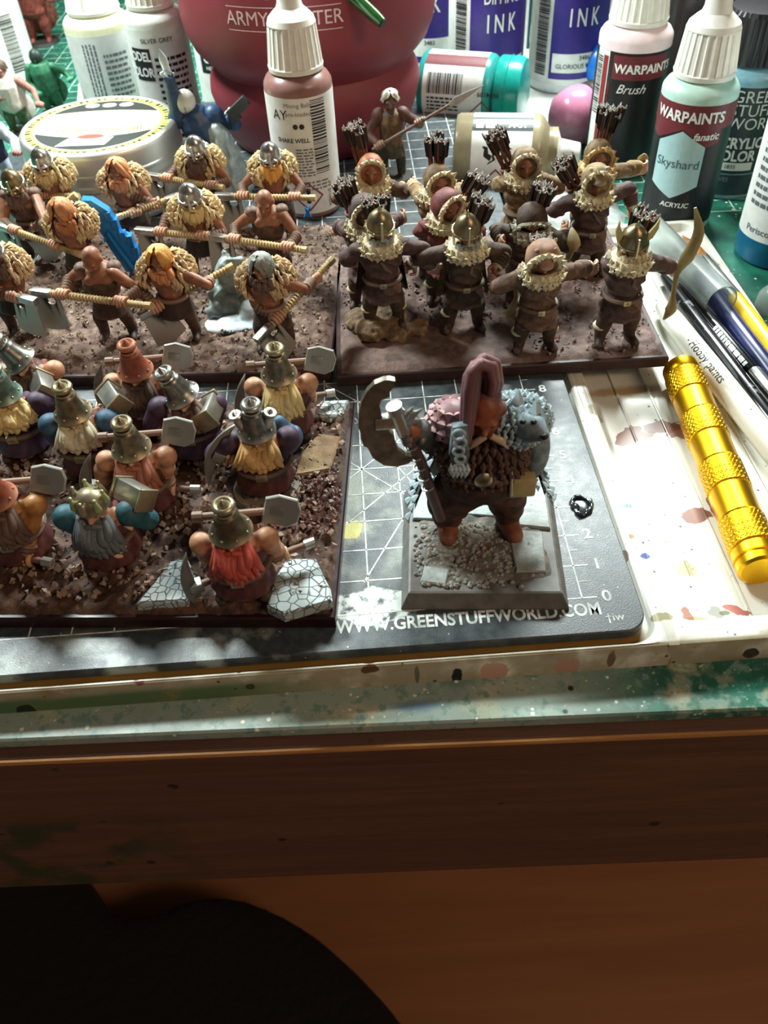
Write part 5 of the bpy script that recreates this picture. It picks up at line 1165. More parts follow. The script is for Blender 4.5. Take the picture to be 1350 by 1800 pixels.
dwarf('bare shouldered dwarf half outside the left edge, near the front', (-8, 872), hatm=HATR, beardm=BBRN, ta=(-60, 960), tb=(92, 990), tz=(1.0, .9), skin=M('flesh_orange', 'a8713c', .45, var=.2, ns=4, hi=.7, hic='d9a873'))

# ================================================================== large figure with the crescent axe
og = thing('axe_champion', 'large figure with tall hair, wolf pelt and crescent axe on a grey square base', 'figurine', (0, 0, 0))
GB = M('base_plastic_grey', '6a6964', .5, var=.15, ns=3)
B4 = [V((-4.26, .04, 0)), V((-.38, -.32, 0))]; ux = (B4[1]-B4[0]).normalized(); uy = V((-ux.y, ux.x, 0)); W4 = (B4[1]-B4[0]).length; c4 = B4[0]+ux*W4/2+uy*W4/2
X4 = Matrix((ux, uy, V((0, 0, 1)))).transposed().to_4x4(); X4.translation = c4
mb = MB(); w2 = W4/2; rings = [(w2, .004), (w2, .05), (w2-.17, .40), (w2-.22, .42)]; vs = []; fs = []
for r_, z_ in rings: vs += [(-r_, -r_, z_), (r_, -r_, z_), (r_, r_, z_), (-r_, r_, z_)]
for i in range(3): fs += [(i*4+j, i*4+(j+1) % 4, i*4+4+(j+1) % 4, i*4+4+j) for j in range(4)]
fs += [(3, 2, 1, 0), (12, 13, 14, 15)]; mb.add(vs, fs, X4); mb.build('square_base', GB, og, 20)
k = NT('pale_slab'); k.col(k.mix(k.math('MULTIPLY', k.ramp(k.voro(5), .16, .1), k.ramp(k.noise(2), .45, .55)), k.mix(k.ramp(k.noise(3.5, 5), .3, .7), lin('8b9490'), lin('aab3af')), lin('2f3231'))); k.b.inputs['Roughness'].default_value = .55; k.bump(k.noise(9, 4), .4, .04); SL = k.mat
for out in ([(-1.7, .55), (-.6, .5), (-.5, 1.68), (-1.68, 1.68)], [(-.45, .7), (.5, .6), (.45, 1.68), (-.42, 1.68)], [(.6, .35), (1.7, .2), (1.7, 1.68), (.55, 1.68)], [(.75, -1.2), (1.45, -1.2), (1.5, .1), (.65, .2)], [(-1.5, -1.5), (-.9, -1.6), (-.8, -1.1), (-1.4, -1.0)]):
    MB().prism(out, .38, .5, X4, ch=.03).build('paving_slab', SL, og, 20)
ground(og, c4.x-w2+.3, c4.x+w2-.3, c4.y-w2+.32, c4.y+w2-.3, .40, .1, lambda x, y: .05*rnoise(x, y, 3, 21)+.03*rnoise(x, y, 8, 22), M('base_sand', '77736a', .8, var=.3, ns=4, bump=.7, bs=18, hi=.8, hic='b0aca2', c2='6a5040', c2at=(.5, .7)))
GRV = M('gravel_grey', '5c5b57', .7, var=.3, ns=4, hi=.8, hic='a3a39d')
rr = random.Random(9); mb = MB()
for _ in range(520):
    while True:
        a, b = rr.uniform(-1.65, 1.2), rr.uniform(-1.65, .5)
        if (a+.5)**2/1.5+(b+.6)**2/1.3 < 1 or rr.random() < .15: break
    s_ = rr.uniform(.03, .085); mb.ell((a, b, .43), (s_, s_*rr.uniform(.7, 1.2), s_*rr.uniform(.7, 1.3)), X4, 5, 3)
mb.build('gravel', GRV, og, 0, kind='stuff')
ground_pts = 0
OY = 1.95
def O(px, py, dy=0.0): return atY(px, py, OY+dy)
OGT = M('champion_trousers', '4a2c20', .75, var=.3, ns=4, bump=.5, bs=10, hi=.9, hic='7f5a48'); OGS = M('champion_skin', '8a4a30', .5, var=.2, ns=4, hi=.8, hic='c98a68'); OGB = M('champion_boot', '7d4a35', .55, var=.25, ns=4, hi=.8, hic='ad7a62')
OGF = M('champion_fur', '3a2620', .8, var=.3, ns=5, hi=1.0, hic='6b5145'); OGP = M('wolf_pelt', '75848a', .8, var=.25, ns=4, hi=1.0, hic='b9cdd3', c2='4f5a60'); OGH = M('champion_hair', '4f2c31', .55, var=.25, ns=5, hi=1.0, hic='7f565a'); OGM = M('mauve_plate', '7d5558', .5, var=.2, ns=4, hi=.9, hic='b08a8a'); OGG = M('cloth_grey', '4c4f4e', .75, var=.25, ns=4, hi=.9, hic='858b8a')
hd = O(853, 722, -.25); T = headT(hd, .3, -.15)
hand = O(722, 757, -.55); shL = O(797, 757); shR = O(905, 762); elL = O(757, 768, -.1)
mb = MB(); head_skin(mb, T, 1.55, 1.15, 1.2); tubes(mb, ([hd+V((0, .2, -.2)), O(850, 765)], [.38, .5]), ([O(850, 785), O(850, 830)], [.62, .6]))
tubes(mb, ([shL, elL], [.4, .3]), ([elL, hand.lerp(elL, .1)], [.3, .2]), ([shR, O(925, 800, .1)], [.36, .26]), ([O(925, 800, .1), O(920, 840, -.1)], [.26, .18]))
axd = (O(700, 725, -.6)-O(775, 912, -.6)).normalized()
n = mb.remesh(.06, 2); fist(n, O(920, 846, -.15), (0, 1, .2), O(925, 800, .1), .08, .07); n.build('body', OGS, og, 180); eyes(og, T, 1.55); gn = MB(); fist(gn, hand, axd, elL, .13, .085); gn.build('gauntlet', M('glove_dark', '3f3a36', .6, var=.25, hi=.9, hic='7d756c'), og, 180)
mb = MB(); mb.tube([elL.lerp(shL, .2), elL, hand.lerp(elL, .35)], [.36, .36, .3], 12, round=True); n = mb.remesh(.06, 2); n.build('sleeve', OGG, og, 180)
mb = MB(); fur(og, O(778, 762), (.5, .5, .5), OGF, 3, 6, 18, 0, .28, .16, 20, 150, 'sleeve_fur')
mb = MB(); mb.ell(O(850, 795), (1.0, .82, 1.05)); mb.ell(O(848, 835, -.1), (.98, .8, .62)); n = mb.remesh(.07, 2); n.build('jerkin', OGF, og, 180)
fur(og, O(850, 795), (1.03, .86, 1.08), OGF, 5, 13, 34, 0, .26, .14, 25, 150, 'jerkin_fur')
# baggy trousers
mb = MB(); fL, fR = at(788, 935, .45), at(893, 932, .45); hp = O(850, 845)
tubes(mb, ([hp+V((-.35, 0, 0)), fL+V((.0, .2, .95)), fL+V((0, .2, .5))], [.62, .6, .42]), ([hp+V((.3, 0, 0)), fR+V((-.05, .2, .95)), fR+V((0, .2, .45))], [.55, .5, .38])); mb.ell(hp, (.85, .65, .5))
n = mb.remesh(.07, 2); n.v = [tuple(V(v)+V((.03*math.sin(v[2]*15+v[0]*6), .03*math.cos(v[2]*13), 0))) for v in n.v]; n.build('trousers', OGT, og, 180)
for f_ in (fL, fR):
    mb = MB(); tubes(mb, ([f_+V((0, .2, .3)), f_+V((0, .2, .15))], [.3, .3]), ([f_+V((0, .2, .15)), f_+V((-.04 if f_ is fL else .1, -.28, .12))], [.28, .24])); mb.remesh(.06, 2).build('boot', OGB, og, 180)
MB().tube([O(795, 838, -.5), O(850, 848, -.85), O(908, 838, -.5)], [.12, .14, .12], 10, sq=.6).build('belt', LEAD, og, 60)
mb = MB(); mb.lathe([(.18, -.05), (.2, 0), (.12, .06), (.01, .08)], 24, TR(O(850, 845, -.9), (0, -1, .1))); mb.build('belt_disc', BRONZE, og, 40)
# mauve scalloped shoulder plate
pc = O(794, 738, -.12); mb = MB(); mb.ell(pc, (.5, .5, .45)); pl = mb.build('shoulder_plate', OGM, og, 180)
mb = MB()
for j in range(4):
    th = R(25+25*j); n_ = int(6+10*math.sin(th))
    for i in range(n_):
        a = 2*math.pi*(i+.5*(j % 2))/n_; p = V((math.sin(th)*math.cos(a)*.5, math.sin(th)*math.sin(a)*.5, math.cos(th)*.45)); mb.tuft(pc+p, V((math.cos(a)*math.cos(th), math.sin(a)*math.cos(th), -math.sin(th)))-p*.3, p.normalized(), .24, .22, .22)
mb.build('plate_scales', OGM, pl, 40)
# blue grey hanging plaque
P1 = [O(796, 752, -.85), O(822, 748, -.9), O(826, 800, -1.0), O(818, 826, -1.0), O(800, 830, -1.0), O(790, 800, -.95)]
mb = MB(); mb.add([*P1, *[p+V((0, .16, 0)) for p in P1]], [(0, 1, 2, 3, 4, 5), (11, 10, 9, 8, 7, 6)]+[(i, i+6, (i+1) % 6+6, (i+1) % 6) for i in range(6)]); pq = mb.build('chest_plaque', OGP, og, 20)
mb = MB()
for i in range(5): mb.torus(O(806+3*(i % 2), 765+14*i, -1.03), .13-.01*i, .035, None, 14, 6, rot=Matrix.Rotation(R(90), 3, 'X'))
for i in range(9): mb.tuft(O(793+3.6*i, 815+4*(i % 2), -1.02), (0, -.1, -1), (0, -1, 0), .34, .14, .4)
mb.build('plaque_carving', OGP, pq, 40)
# wolf pelt over the other shoulder, wolf head hanging forward
mb = MB(); wc = O(905, 735); mb.ell(wc, (.72, .6, .5)); mb.ell(O(930, 745, -.3), (.42, .45, .42)); mb.tube([O(925, 748, -.4), O(942, 756, -.75), O(955, 765, -.9)], [.36, .28, .16], 12, round=True); mb.ell(O(940, 790, .1), (.35, .4, .8))
mb.remesh(.06, 2).build('wolf_pelt', OGP, og, 180)
fur(og, wc+V((0, 0, -.05)), (.78, .66, .56), OGP, 8, 11, 32, 0, .22, .13, 5, 120, 'pelt_fur')
for a_, b_ in ((907, 712), (937, 728)):
    e = O(a_, b_, -.35); mb = MB(); mb.tuft(e+V((0, 0, -.1)), (.1, .1, 1), (0, -1, 0), .48, .3, .5); mb.build('wolf_ear', OGP, og, 30)
mb = MB()
for a_, b_ in ((919, 742), (938, 742)): mb.ell(O(a_, b_, -.78), (.07, .06, .05))
mb.ell(O(957, 768, -1.02), (.09, .07, .07)); mb.build('wolf_eyes_and_nose', M('eye_dark', '1c120e'), og, 180)
# ragged grey cloak
mb = MB(); vs = []; nI, nJ = 16, 9
for i in range(nI+1):
    u = i/nI; a = R(-12+204*u)
    for j in range(nJ+1):
        v = j/nJ; r_ = .85+.75*v+.08*math.sin(u*26)*v; base_ = O(850, 760)
        vs.append((base_.x+r_*math.cos(a)*1.02, base_.y+.15+r_*.75*math.sin(a), base_.z+.15-2.15*v*(1+.12*math.sin(u*40))))
F_ = [(i*(nJ+1)+j, (i+1)*(nJ+1)+j, (i+1)*(nJ+1)+j+1, i*(nJ+1)+j+1) for i in range(nI) for j in range(nJ)]
cc = O(850, 760); mb.add(vs, F_); mb.add([(x+(cc.x-x)*.05, y+(cc.y-y)*.05, z_) for x, y, z_ in vs], [f_[::-1] for f_ in F_]); ck = mb.build('cloak', OGG, og, 180)
mb = MB(); rr = random.Random(4)
for i in range(nI+1):
    for j in (3, 5, 7, 8, 9):
        p = V(vs[i*(nJ+1)+j]); out = V((p.x-cc.x, p.y-cc.y, 0)).normalized(); mb.tuft(p+out*.02, V((rr.uniform(-.2, .2), 0, -1))+out*.25, out, rr.uniform(.35, .5), .24, .3)
mb.build('cloak_feathers', OGP, ck, 30)
# tall hair, swept up and falling to one side
mb = MB()
strands = [[(862, 706), (868, 670), (862, 645), (845, 640), (832, 655), (827, 690), (824, 735), (822, 780)], [(858, 704), (860, 665), (852, 640), (838, 642), (827, 662), (822, 700), (819, 745), (818, 772)], [(866, 708), (874, 675), (868, 640), (850, 632), (836, 648), (831, 690), (829, 735), (827, 765)], [(852, 704), (850, 672), (842, 652), (832, 660), (824, 685), (820, 720), (816, 750)], [(846, 706), (840, 680), (834, 668), (828, 690), (826, 730), (824, 765)]]
strands = [[(a+dx, b+dy) for a, b in st_] for st_ in strands for dx, dy in ((-2.5, 1), (2.5, -1))]
for i, st_ in enumerate(strands):
    m_ = len(st_); mb.tube([O(a, b, -.35-.14*min(1, j/3)-.32*max(0, (j-3)/4)+.04*i) for j, (a, b) in enumerate(st_)], [.095+.04*math.sin(math.pi*j/(m_-1)) if j < m_-1 else .05 for j in range(m_)], 8)
mb.ell(hd+V((0, .08, .3)), (.36, .42, .3)); mb.build('hair', OGH, og, 60)
mb = MB()
for sx in (-1, 1): mb.tube([hd+V((sx*.06, -.5, -.28)), hd+V((sx*.28, -.52, -.42)), hd+V((sx*.42, -.42, -.7))], [.07, .08, .02], 8)
mb.build('moustache', M('moustache_tan', '7d5236', .6, var=.2, hi=1.0, hic='d0b394'), og, 60)
# satchel
sc = O(917, 852, -.55); MB().box(sc, (.62, .3, .55), Matrix(), ch=.07).build('satchel', M('satchel_ochre', '8d7a4a', .65, var=.25, ns=4, hi=.9, hic='c4b384'), og, 40)
MB().tube([O(898, 870, -.8), O(900, 820, -.7)], [.05, .03], 8).build('dagger', BRONZE, og)
# crescent axe
AY = -.6
MB().tube([O(775, 912, AY), O(740, 812, AY), O(704, 737, AY)], [.12, .12, .12], 12).build('axe_haft', M('haft_dark', '2c1a1a', .45, var=.2, hi=.8, hic='5e4646'), og, 60)
mb = MB()
for q in range(6): p = O(775, 912, AY).lerp(O(704, 737, AY), .35+q*.1); mb.torus(p, .13, .025, TR((0, 0, 0)), 14, 5, rot=rotmat(axd))
mb.build('haft_rings', DSTEEL, og, 60)
cb = [(290, 185), (262, 178), (230, 180), (180, 200), (140, 240), (110, 295), (92, 365), (92, 440), (108, 470), (105, 490), (120, 535), (142, 545), (170, 600), (230, 638), (300, 648), (365, 628), (395, 596), (345, 585), (310, 560), (292, 520), (285, 480), (262, 462), (240, 425), (218, 370), (205, 318), (215, 290), (262, 268), (262, 245), (285, 212)]
pts = [O(600+a/3.068, 610+b/3.068, AY-.06) for a, b in cb][::-1]
mb = MB(); n_ = len(pts); cen = sum(pts, V())/n_
mb.add([*pts, *[p+V((0, .14, 0)) for p in pts]], [tuple(range(n_)), tuple(range(n_, 2*n_))[::-1]]+[(i, i+n_, (i+1) % n_+n_, (i+1) % n_) for i in range(n_)]); bl = mb.build('axe_blade', M('champion_blade', '7a7264', .4, .6, var=.3, ns=3, hi=.6, hic='e8e6de', c2='776f60'), og, 25)
mb = MB(); hb = O(704, 742, AY); mb.tube([hb+axd*.32, hb-axd*.3], [.16, .16], 16); mb.tube([hb+axd*.3, hb+axd*.46], [.19, .17], 16); mb.box(hb+V((-.28, 0, .05)), (.5, .22, .3), ch=.04); mb.build('axe_hub', STEEL, og, 30)
for a_, b_ in ((743, 718), (728, 714), (742, 738)):
    e = O(a_, b_, AY); d_ = e-hb; mb = MB(); mb.tube([hb, hb+d_*.5, e], [.12, .1, .01], 8); mb.build('axe_spike', STEEL, og, 30)
# ================================================================== brushes and handle in the tray
def brush(label, a, b, r, mat, cat='brush', name='paint_brush', taper=.6, tip=None):
    a, b = V(a), V(b); t = thing(name, label, cat, (0, 0, 0)); d = b-a
    MB().tube([a, a+d*.02, a+d*.12, a+d*.45, b-d*.02, b], [r*taper*.6, r*taper*.85, r*(taper+.25), r, r, r*.8], 20).build('handle', mat, t, 60)
    return t
k = NT('white_lacquer'); k.col(k.mix(k.math('MULTIPLY', k.ramp(k.voro(2.2), .1, .06), k.ramp(k.noise(1.3), .5, .56)), lin('e0dfd2'), lin('55503f'))); k.b.inputs['Roughness'].default_value = .25
a, b = at(1160, 535, -.08), at(1372, 805, -.08)
t = brush('thick white brush handle with black lettering beside the gold handle', a, b, .37, k.mat, taper=.7)
d = (b-a).normalized(); X = TR(a, d); L = (b-a).length
up = (CAMC-(a+b)/2); up = (up-d*up.dot(d)).normalized(); sd = up.cross(d)
def onrod(c0, r): return lambda u, v: tuple(c0+d*u+(up*math.cos(v/r)+(-sd)*math.sin(v/r))*(r+.006)) 
fn = onrod(a, .37); mb = MB(); mb.text('Hobby paints', .4, fn=lambda u, v: fn(L*.47+u*1.0, -v-.06), split=.1); mb.build('lettering', INK, t, 0)
k = NT('black_lacquer'); k.col(k.mix(k.ramp(k.noise(1.6, 6), .6, .66), lin('15171a'), lin('7d8285'))); k.b.inputs['Roughness'].default_value = .2
a, b = at(1165, 485, -.2), at(1400, 800, -.2)
brush('black brush handle with white scuffs next to the white handle', a, b, .26, k.mat)
k2 = NT('black_gloss'); k2.col(lin('141518')); k2.b.inputs['Roughness'].default_value = .18
a, b = at(1195, 500, -.25), at(1325, 655, -.22); t = brush('black brush with silver lettering ending in a steel ferrule', a, b, .22, k2.mat)
d = (b-a).normalized(); up = (CAMC-(a+b)/2); up = (up-d*up.dot(d)).normalized(); sd = up.cross(d); fn = onrod(a, .22); mb = MB(); words(mb, lambda u, v: fn(u, v), (b-a).length*.55, -.05, (b-a).length*.95, .12, 1, 4, .9); mb.build('lettering', M('print_white', 'eceeea'), t, 0)
MB().tube([b, b+d*1.6, b+d*2.2], [.24, .22, .2], 16).build('ferrule', M('steel', '9a9b98'), t); MB().tube([b+d*2.2, b+d*2.7, b+d*3.1], [.2, .19, .02], 12).build('bristles', M('bristle', '6b5138'), t)
a, b = at(1225, 482, -.18), at(1392, 705, -.18)
brush('navy blue brush handle lying in the tray', a, b, .3, M('lacquer_navy', '1c2350', .3, var=.15, ns=2), taper=.9)
t = thing('paint_brush', 'brush with yellow handle, steel ferrule and orange bristles', 'brush', (0, 0, 0))
p = [at(1200, 415, -.15), at(1238, 455, -.15), at(1292, 525, -.12), at(1395, 665, -.1)]
MB().tube([p[2]+(p[3]-p[2])*.0, p[2]+(p[3]-p[2])*.3, p[3]], [.26, .29, .26], 18).build('handle', M('lacquer_yellow', 'c9a21f', .3, var=.1, ns=2), t, 60)
MB().tube([p[1], p[2].lerp(p[1], .2), p[2]], [.2, .24, .26], 16).build('ferrule', M('steel', '9a9b98'), t, 60); MB().tube([p[1], p[1].lerp(p[0], .5), p[0]], [.2, .2, .03], 12).build('bristles', M('bristle_orange', 'a8713a', .8, var=.25, ns=6), t, 60)
gl = NT('clear_plastic'); gl.b.inputs['Base Color'].default_value = lin('dfe8e6'); gl.b.inputs['Roughness'].default_value = .12; gl.b.inputs['Transmission Weight'].default_value = .85; gl.b.inputs['IOR'].default_value = 1.3
gl.b.inputs['Roughness'].default_value = .2
a, b = at(1140, 400, .1), at(1268, 530, .25)
mb = MB(); d = b-a
X = TR(a, d); L = d.length; mb.lathe([(.5, 0), (.55, .0), (.55, L), (.5, L)], 28, X, cap=False); mb.add([], []); vs_n = len(mb.v)
n_ = 28; mb.f += [(i*4+3, ((i+1) % n_)*4+3, ((i+1) % n_)*4, i*4) for i in range(n_)]
mb.build('plastic_sleeve', gl.mat, None, 40, label='clear plastic brush sleeve lying behind the winged archer', category='sleeve')
# crumpled clear wrapping behind the archers' base
fr = NT('frosted_plastic'); fr.b.inputs['Base Color'].default_value = lin('d5dcda'); fr.b.inputs['Roughness'].default_value = .25; fr.b.inputs['Transmission Weight'].default_value = .6; fr.b.inputs['IOR'].default_value = 1.2
mb = MB(); nx_, ny_ = 34, 34; W_ = nx_+1; vs = []
for j in range(ny_+1):
    for i in range(nx_+1):
        u, v = i/nx_, j/ny_; x_, y_ = 1.7+4.6*u+.25*rnoise(v*6, 1, 1), 18.45+4.2*v+.25*rnoise(u*6, 2, 1); e_ = min(u, 1-u, v, 1-v)
        vs.append((x_, y_, ZG+.05+(.25+.5*abs(rnoise(x_, y_, .9, 3))+.35*abs(rnoise(x_, y_, 2.2, 4)))*min(1, e_*6)))
mb.add(vs, [(j*W_+i, j*W_+i+1, (j+1)*W_+i+1, (j+1)*W_+i) for j in range(ny_) for i in range(nx_)]); mb.add([(a_, b_, c_-.02) for a_, b_, c_ in vs], [(j*W_+i, (j+1)*W_+i, (j+1)*W_+i+1, j*W_+i+1) for j in range(ny_) for i in range(nx_)])
mb.build('plastic_wrap', fr.mat, None, 40, label='crumpled clear plastic wrap behind the archers, left of the mint bottle', category='plastic wrap')
# loose clear cap by the right edge
mb = MB(); q = at(1352, 545, ZG); mb.lathe([(.5, 0), (.55, .1), (.5, .6), (.25, .95), (.02, 1.0), (.02, .93), (.2, .88), (.44, .55), (.48, .1), (.45, .03)], 24, Matrix.Translation((q.x, q.y, ZG+.005)))
mb.build('clear_dome', gl.mat, None, 50, label='small clear plastic cap at the right edge of the photo', category='cap')
# gold knurled handle
k = NT('gold_anodised'); k.b.inputs['Metallic'].default_value = 1.0; k.b.inputs['Roughness'].default_value = .34; k.col(k.mix(k.noise(.8), lin('e8a80c'), lin('f2c02a')))
a, b = at(1196, 648, .1), at(1338, 1005, .1); d = (b-a); L = d.length
t = thing('hobby_handle', 'gold metal handle with knurled bands lying in the white tray', 'tool handle', (0, 0, 0)); X = TR(a, d)
r0 = .57
segs = [(0, .06, 's'), (.06, .18, 'k'), (.18, .30, 's'), (.30, .42, 'k'), (.42, .55, 's'), (.55, .67, 'k'), (.67, .80, 's'), (.80, .92, 'k'), (.92, 1.0, 's')]
for s0, s1, ty in segs:
    z0, z1 = s0*L, s1*L
    if ty == 's':
        prof = [(r0*.9, z0), (r0*.96, z0+.04), (r0*.95, (z0+z1)/2), (r0*.96, z1-.04), (r0*.9, z1)]
        if s0 == 0: prof = [(r0*.4, z0-.0), (r0*.45, z0+.1), (r0*.55, z0+.1), (r0*.86, z0), (r0*.95, z0+.06), (r0*.95, z1-.04), (r0*.9, z1)]
        if s1 == 1: prof = [(r0*.9, z0), (r0*.96, z0+.04), (r0*.96, z1-.35), (r0*.86, z1-.33), (r0*.86, z1-.28), (r0*.95, z1-.25), (r0*.92, z1-.06), (r0*.8, z1)]
        MB().lathe(prof, 48, X).build('smooth_band', k.mat, t, 40)
    else:
        n_z = int((z1-z0)/.026); N = 180; prof = [(r0, z0+(z1-z0)*i/n_z) for i in range(n_z+1)]
        def rf(a_, j, n_z=n_z):
            if j in (0, n_z): return .9
            u = a_*30; v = j*.9
            return 1.0-.028*(max(0, math.cos(u+v))**3+max(0, math.cos(u-v))**3 > .6)
        MB().lathe(prof, N, X, rf=rf).build('knurled_band', k.mat, t, 20)

# white sheet beneath the ink bottles
mb = MB(); q = [at(905, 215, ZG), at(1085, 228, ZG), at(1110, 60, ZG), at(880, 60, ZG)]
mb.add([(p_.x, p_.y, ZG+.006) for p_ in q]+[(p_.x, p_.y, ZG+.03) for p_ in q], [(3, 2, 1, 0), (4, 5, 6, 7)]+[(i, (i+1) % 4, (i+1) % 4+4, i+4) for i in range(4)])
mb.build('paper_sheet', M('paper_white', 'dcdfdc', .6, var=.04, ns=1), None, 0, label='white paper sheet under the ink bottles behind the teal cap', category='paper')
mb = MB(); q = [at(135, 190, ZG), at(235, 180, ZG), at(225, 130, ZG), at(140, 128, ZG)]
mb.add([(p_.x, p_.y, ZG+.006) for p_ in q]+[(p_.x, p_.y, ZG+.03) for p_ in q], [(3, 2, 1, 0), (4, 5, 6, 7)]+[(i, (i+1) % 4, (i+1) % 4+4, i+4) for i in range(4)])
mb.build('paper_sheet', M('paper_white', 'dcdfdc'), None, 0, label='white paper scrap under the cream bottle at the back left', category='paper')

# ================================================================== loose figures behind
def mini(name, label, o, h, skin, cloth, legs, hands, headm=None, turn=0.0, lean=(0, 0), cloak=None, base=None, arms=None, bulk=1.0, helmet=None):
    s = h/3.2; t = thing(name, label, 'figurine', o, 0); lx, ly = lean
    hd = V((lx*2.75, -.1+ly*2.75, 2.75))*s; T = headT(hd, .15, turn); ck = V((lx*2.1, ly*2.1, 2.1))*s; hp = V((lx*1.4, ly*1.4, 1.4))*s
    sh = [ck+V((-.42*s*bulk, 0, .18*s)), ck+V((.42*s*bulk, 0, .18*s))]; H = [V(q)-V(o) for q in hands]
    el = [ik(sh[0], H[0], .72*s, .7*s, (-.8, .2, -.6)), ik(sh[1], H[1], .72*s, .7*s, (.8, .2, -.6))]
    mb = MB(); head_skin(mb, T, .95*s); tubes(mb, ([hd, ck], [.15*s, .2*s]), ([ck, hp], [.36*s*bulk, .3*s*bulk]))
    for q in (0, 1): tubes(mb, ([sh[q], el[q]], [.15*s*bulk, .12*s*bulk]), ([el[q], H[q].lerp(el[q], .1)], [.12*s*bulk, .08*s]))
    n = mb.remesh(.055, 2); ax = (H[1]-H[0]); ax = ax if ax.length > .1 else V((0, 0, 1))
    for q in (0, 1): fist(n, H[q], ax, el[q], .05*s, .05*s)
    n.build('body', skin, t, 180); eyes(t, T, .95*s)
    mb = MB(); tubes(mb, ([ck, hp], [.44*s*bulk, .4*s*bulk])); mb.ell(hp+V((0, 0, -.1*s)), (.44*s*bulk, .38*s*bulk, .35*s))
    mb.remesh(.055, 2).build('tunic', cloth, t, 180)
    if arms is not None:
        for q in (0, 1):
            m2 = MB(); m2.ell(sh[q], .26*s*bulk); tubes(m2, ([sh[q], el[q]], [.2*s*bulk, .17*s*bulk]), ([el[q], el[q].lerp(H[q], .75)], [.17*s*bulk, .14*s*bulk])); m2.remesh(.055, 2).build('sleeve', arms, t, 180)
    mb = MB()
    for sx in (-1, 1): tubes(mb, ([hp+V((sx*.2*s, 0, -.1*s)), V((sx*.32*s+lx, -.05, .75*s)), V((sx*.34*s, 0, .2*s))], [.24*s*bulk, .2*s*bulk, .15*s]), ([V((sx*.34*s, 0, .1*s)), V((sx*.38*s, -.28*s, .08*s))], [.12*s, .1*s]))
    mb.remesh(.055, 2).build('legs', legs, t, 180)
    if headm is not None: hair(t, T, headm, 1.0*s, .02, 20, 3, .27)
    if helmet is not None:
        m2 = MB(); m2.ell((0, .02, .04), (.33*s, .36*s, .38*s), T); m2.build('helmet', helmet, t, 180)
    if cloak is not None:
        m2 = MB(); m2.ell(ck+V((0, .2*s, -.2*s)), (.6*s*bulk, .35*s, .65*s)); m2.ell(hp+V((0, .25*s, -.3*s)), (.68*s*bulk, .35*s, .8*s)); n = m2.remesh(.06, 2); n.v = [tuple(V(v)+V((0, .04*math.sin(v[0]*16), 0))) for v in n.v]; n.build('cloak', cloak, t, 180)
    if base is not None: MB().lathe([(.75*s, 0), (.78*s, .03), (.7*s, .18), (.01, .2)], 28, Matrix.Translation((0, 0, -.02))).build('round_base', base, t, 30)
    return t
LB = M('base_black', '26251f', .6, var=.2)
o = at(690, 308, .2); o.z = .05
hA, hB = atY(668, 256, o.y-.7), atY(738, 215, o.y-.7)
t = mini('spearman', 'grey haired spearman with a long spear in front of the red pot', o, 3.7, M('skin_dark', '5d4032', .5, var=.2, hi=.8, hic='9a7a66'), M('tunic_gold', '6b5232', .6, var=.3, ns=4, hi=.9, hic='a98a58', c2='3d2c22'), M('legs_moss', '3a3a2a', .7, var=.25), (hA, hB), headm=M('hair_ash', '8a8478', .6, var=.2, hi=1.0, hic='cfcabd'), base=LB, arms=M('sleeve_rust', '5a3a30', .6, var=.25, hi=.8))
d = (hB-hA).normalized(); pts = [hA-d*.35-o, hB-o, hB+d*1.3-o]
MB().tube(pts, [.075, .075, .065], 8).build('spear_shaft', M('shaft_wood', '6a5144', .6, var=.2), t)
e = pts[2]; X = TR(e, d); MB().prism([(-.07, 0), (-.16, .3), (-.12, .8), (0, 1.5), (.12, .8), (.16, .3), (.07, 0)][::-1], -.03, .03, X @ Matrix.Rotation(R(90), 4, 'Z') @ Matrix.Rotation(R(90), 4, 'X') , ch=.01).build('spear_head', STEEL, t, 20)
m2 = MB(); m2.lathe([(.55, 1.05), (.5, 1.2), (.4, 1.7), (.3, 1.75)], 16, rf=lambda a, j: 1+.06*math.sin(a*7)); m2.build('skirt', M('legs_moss', '3a3a2a'), t, 60)
# blue armoured figure leaning over
YM = 25.2; o = at(405, 318, .2); o.z = .02; YM = o.y
BA = M('armour_blue', '2b4568', .45, var=.25, ns=4, hi=1.0, hic='6c8ab0'); AG = M('armour_grey', '7d878a', .5, var=.2, ns=4, hi=.9, hic='b4bfc2')
t = mini('armoured_figure', 'blue armoured figure raising a pale blade, between the tin and the red pot', o, 4.0, AG, BA, AG, (atY(295, 130, YM-.2), atY(408, 200, YM-.4)), lean=(-.36, .05), arms=BA, bulk=1.35, helmet=M('helmet_pale', 'a9aca4', .4, var=.2, hi=.9), base=M('base_pale', '8f9a9a', .6, var=.2))
e = atY(295, 128, YM-.2)-o; f_ = atY(280, 86, YM-.2)-o; d = (f_-e).normalized(); MB().tube([e-d*.3, e+d*.2, e+(f_-e)*.6, f_], [.08, .14, .17, .02], 8, sq=.35).build('blade', M('blade_pale', '9aa6b2', .35, .6, var=.2, hi=.9), t, 40)
e = atY(408, 200, YM-.4)-o; f_ = atY(437, 172, YM-.5)-o; X = TR(e, f_-e); m2 = MB(); m2.box((0, 0, .35), (.3, .42, 1.0), X, ch=.04); m2.box((0, -.2, .0), (.2, .3, .4), X, ch=.03); m2.build('gun', M('gun_dark', '33383b', .45, .4, var=.25, hi=.9), t, 30)
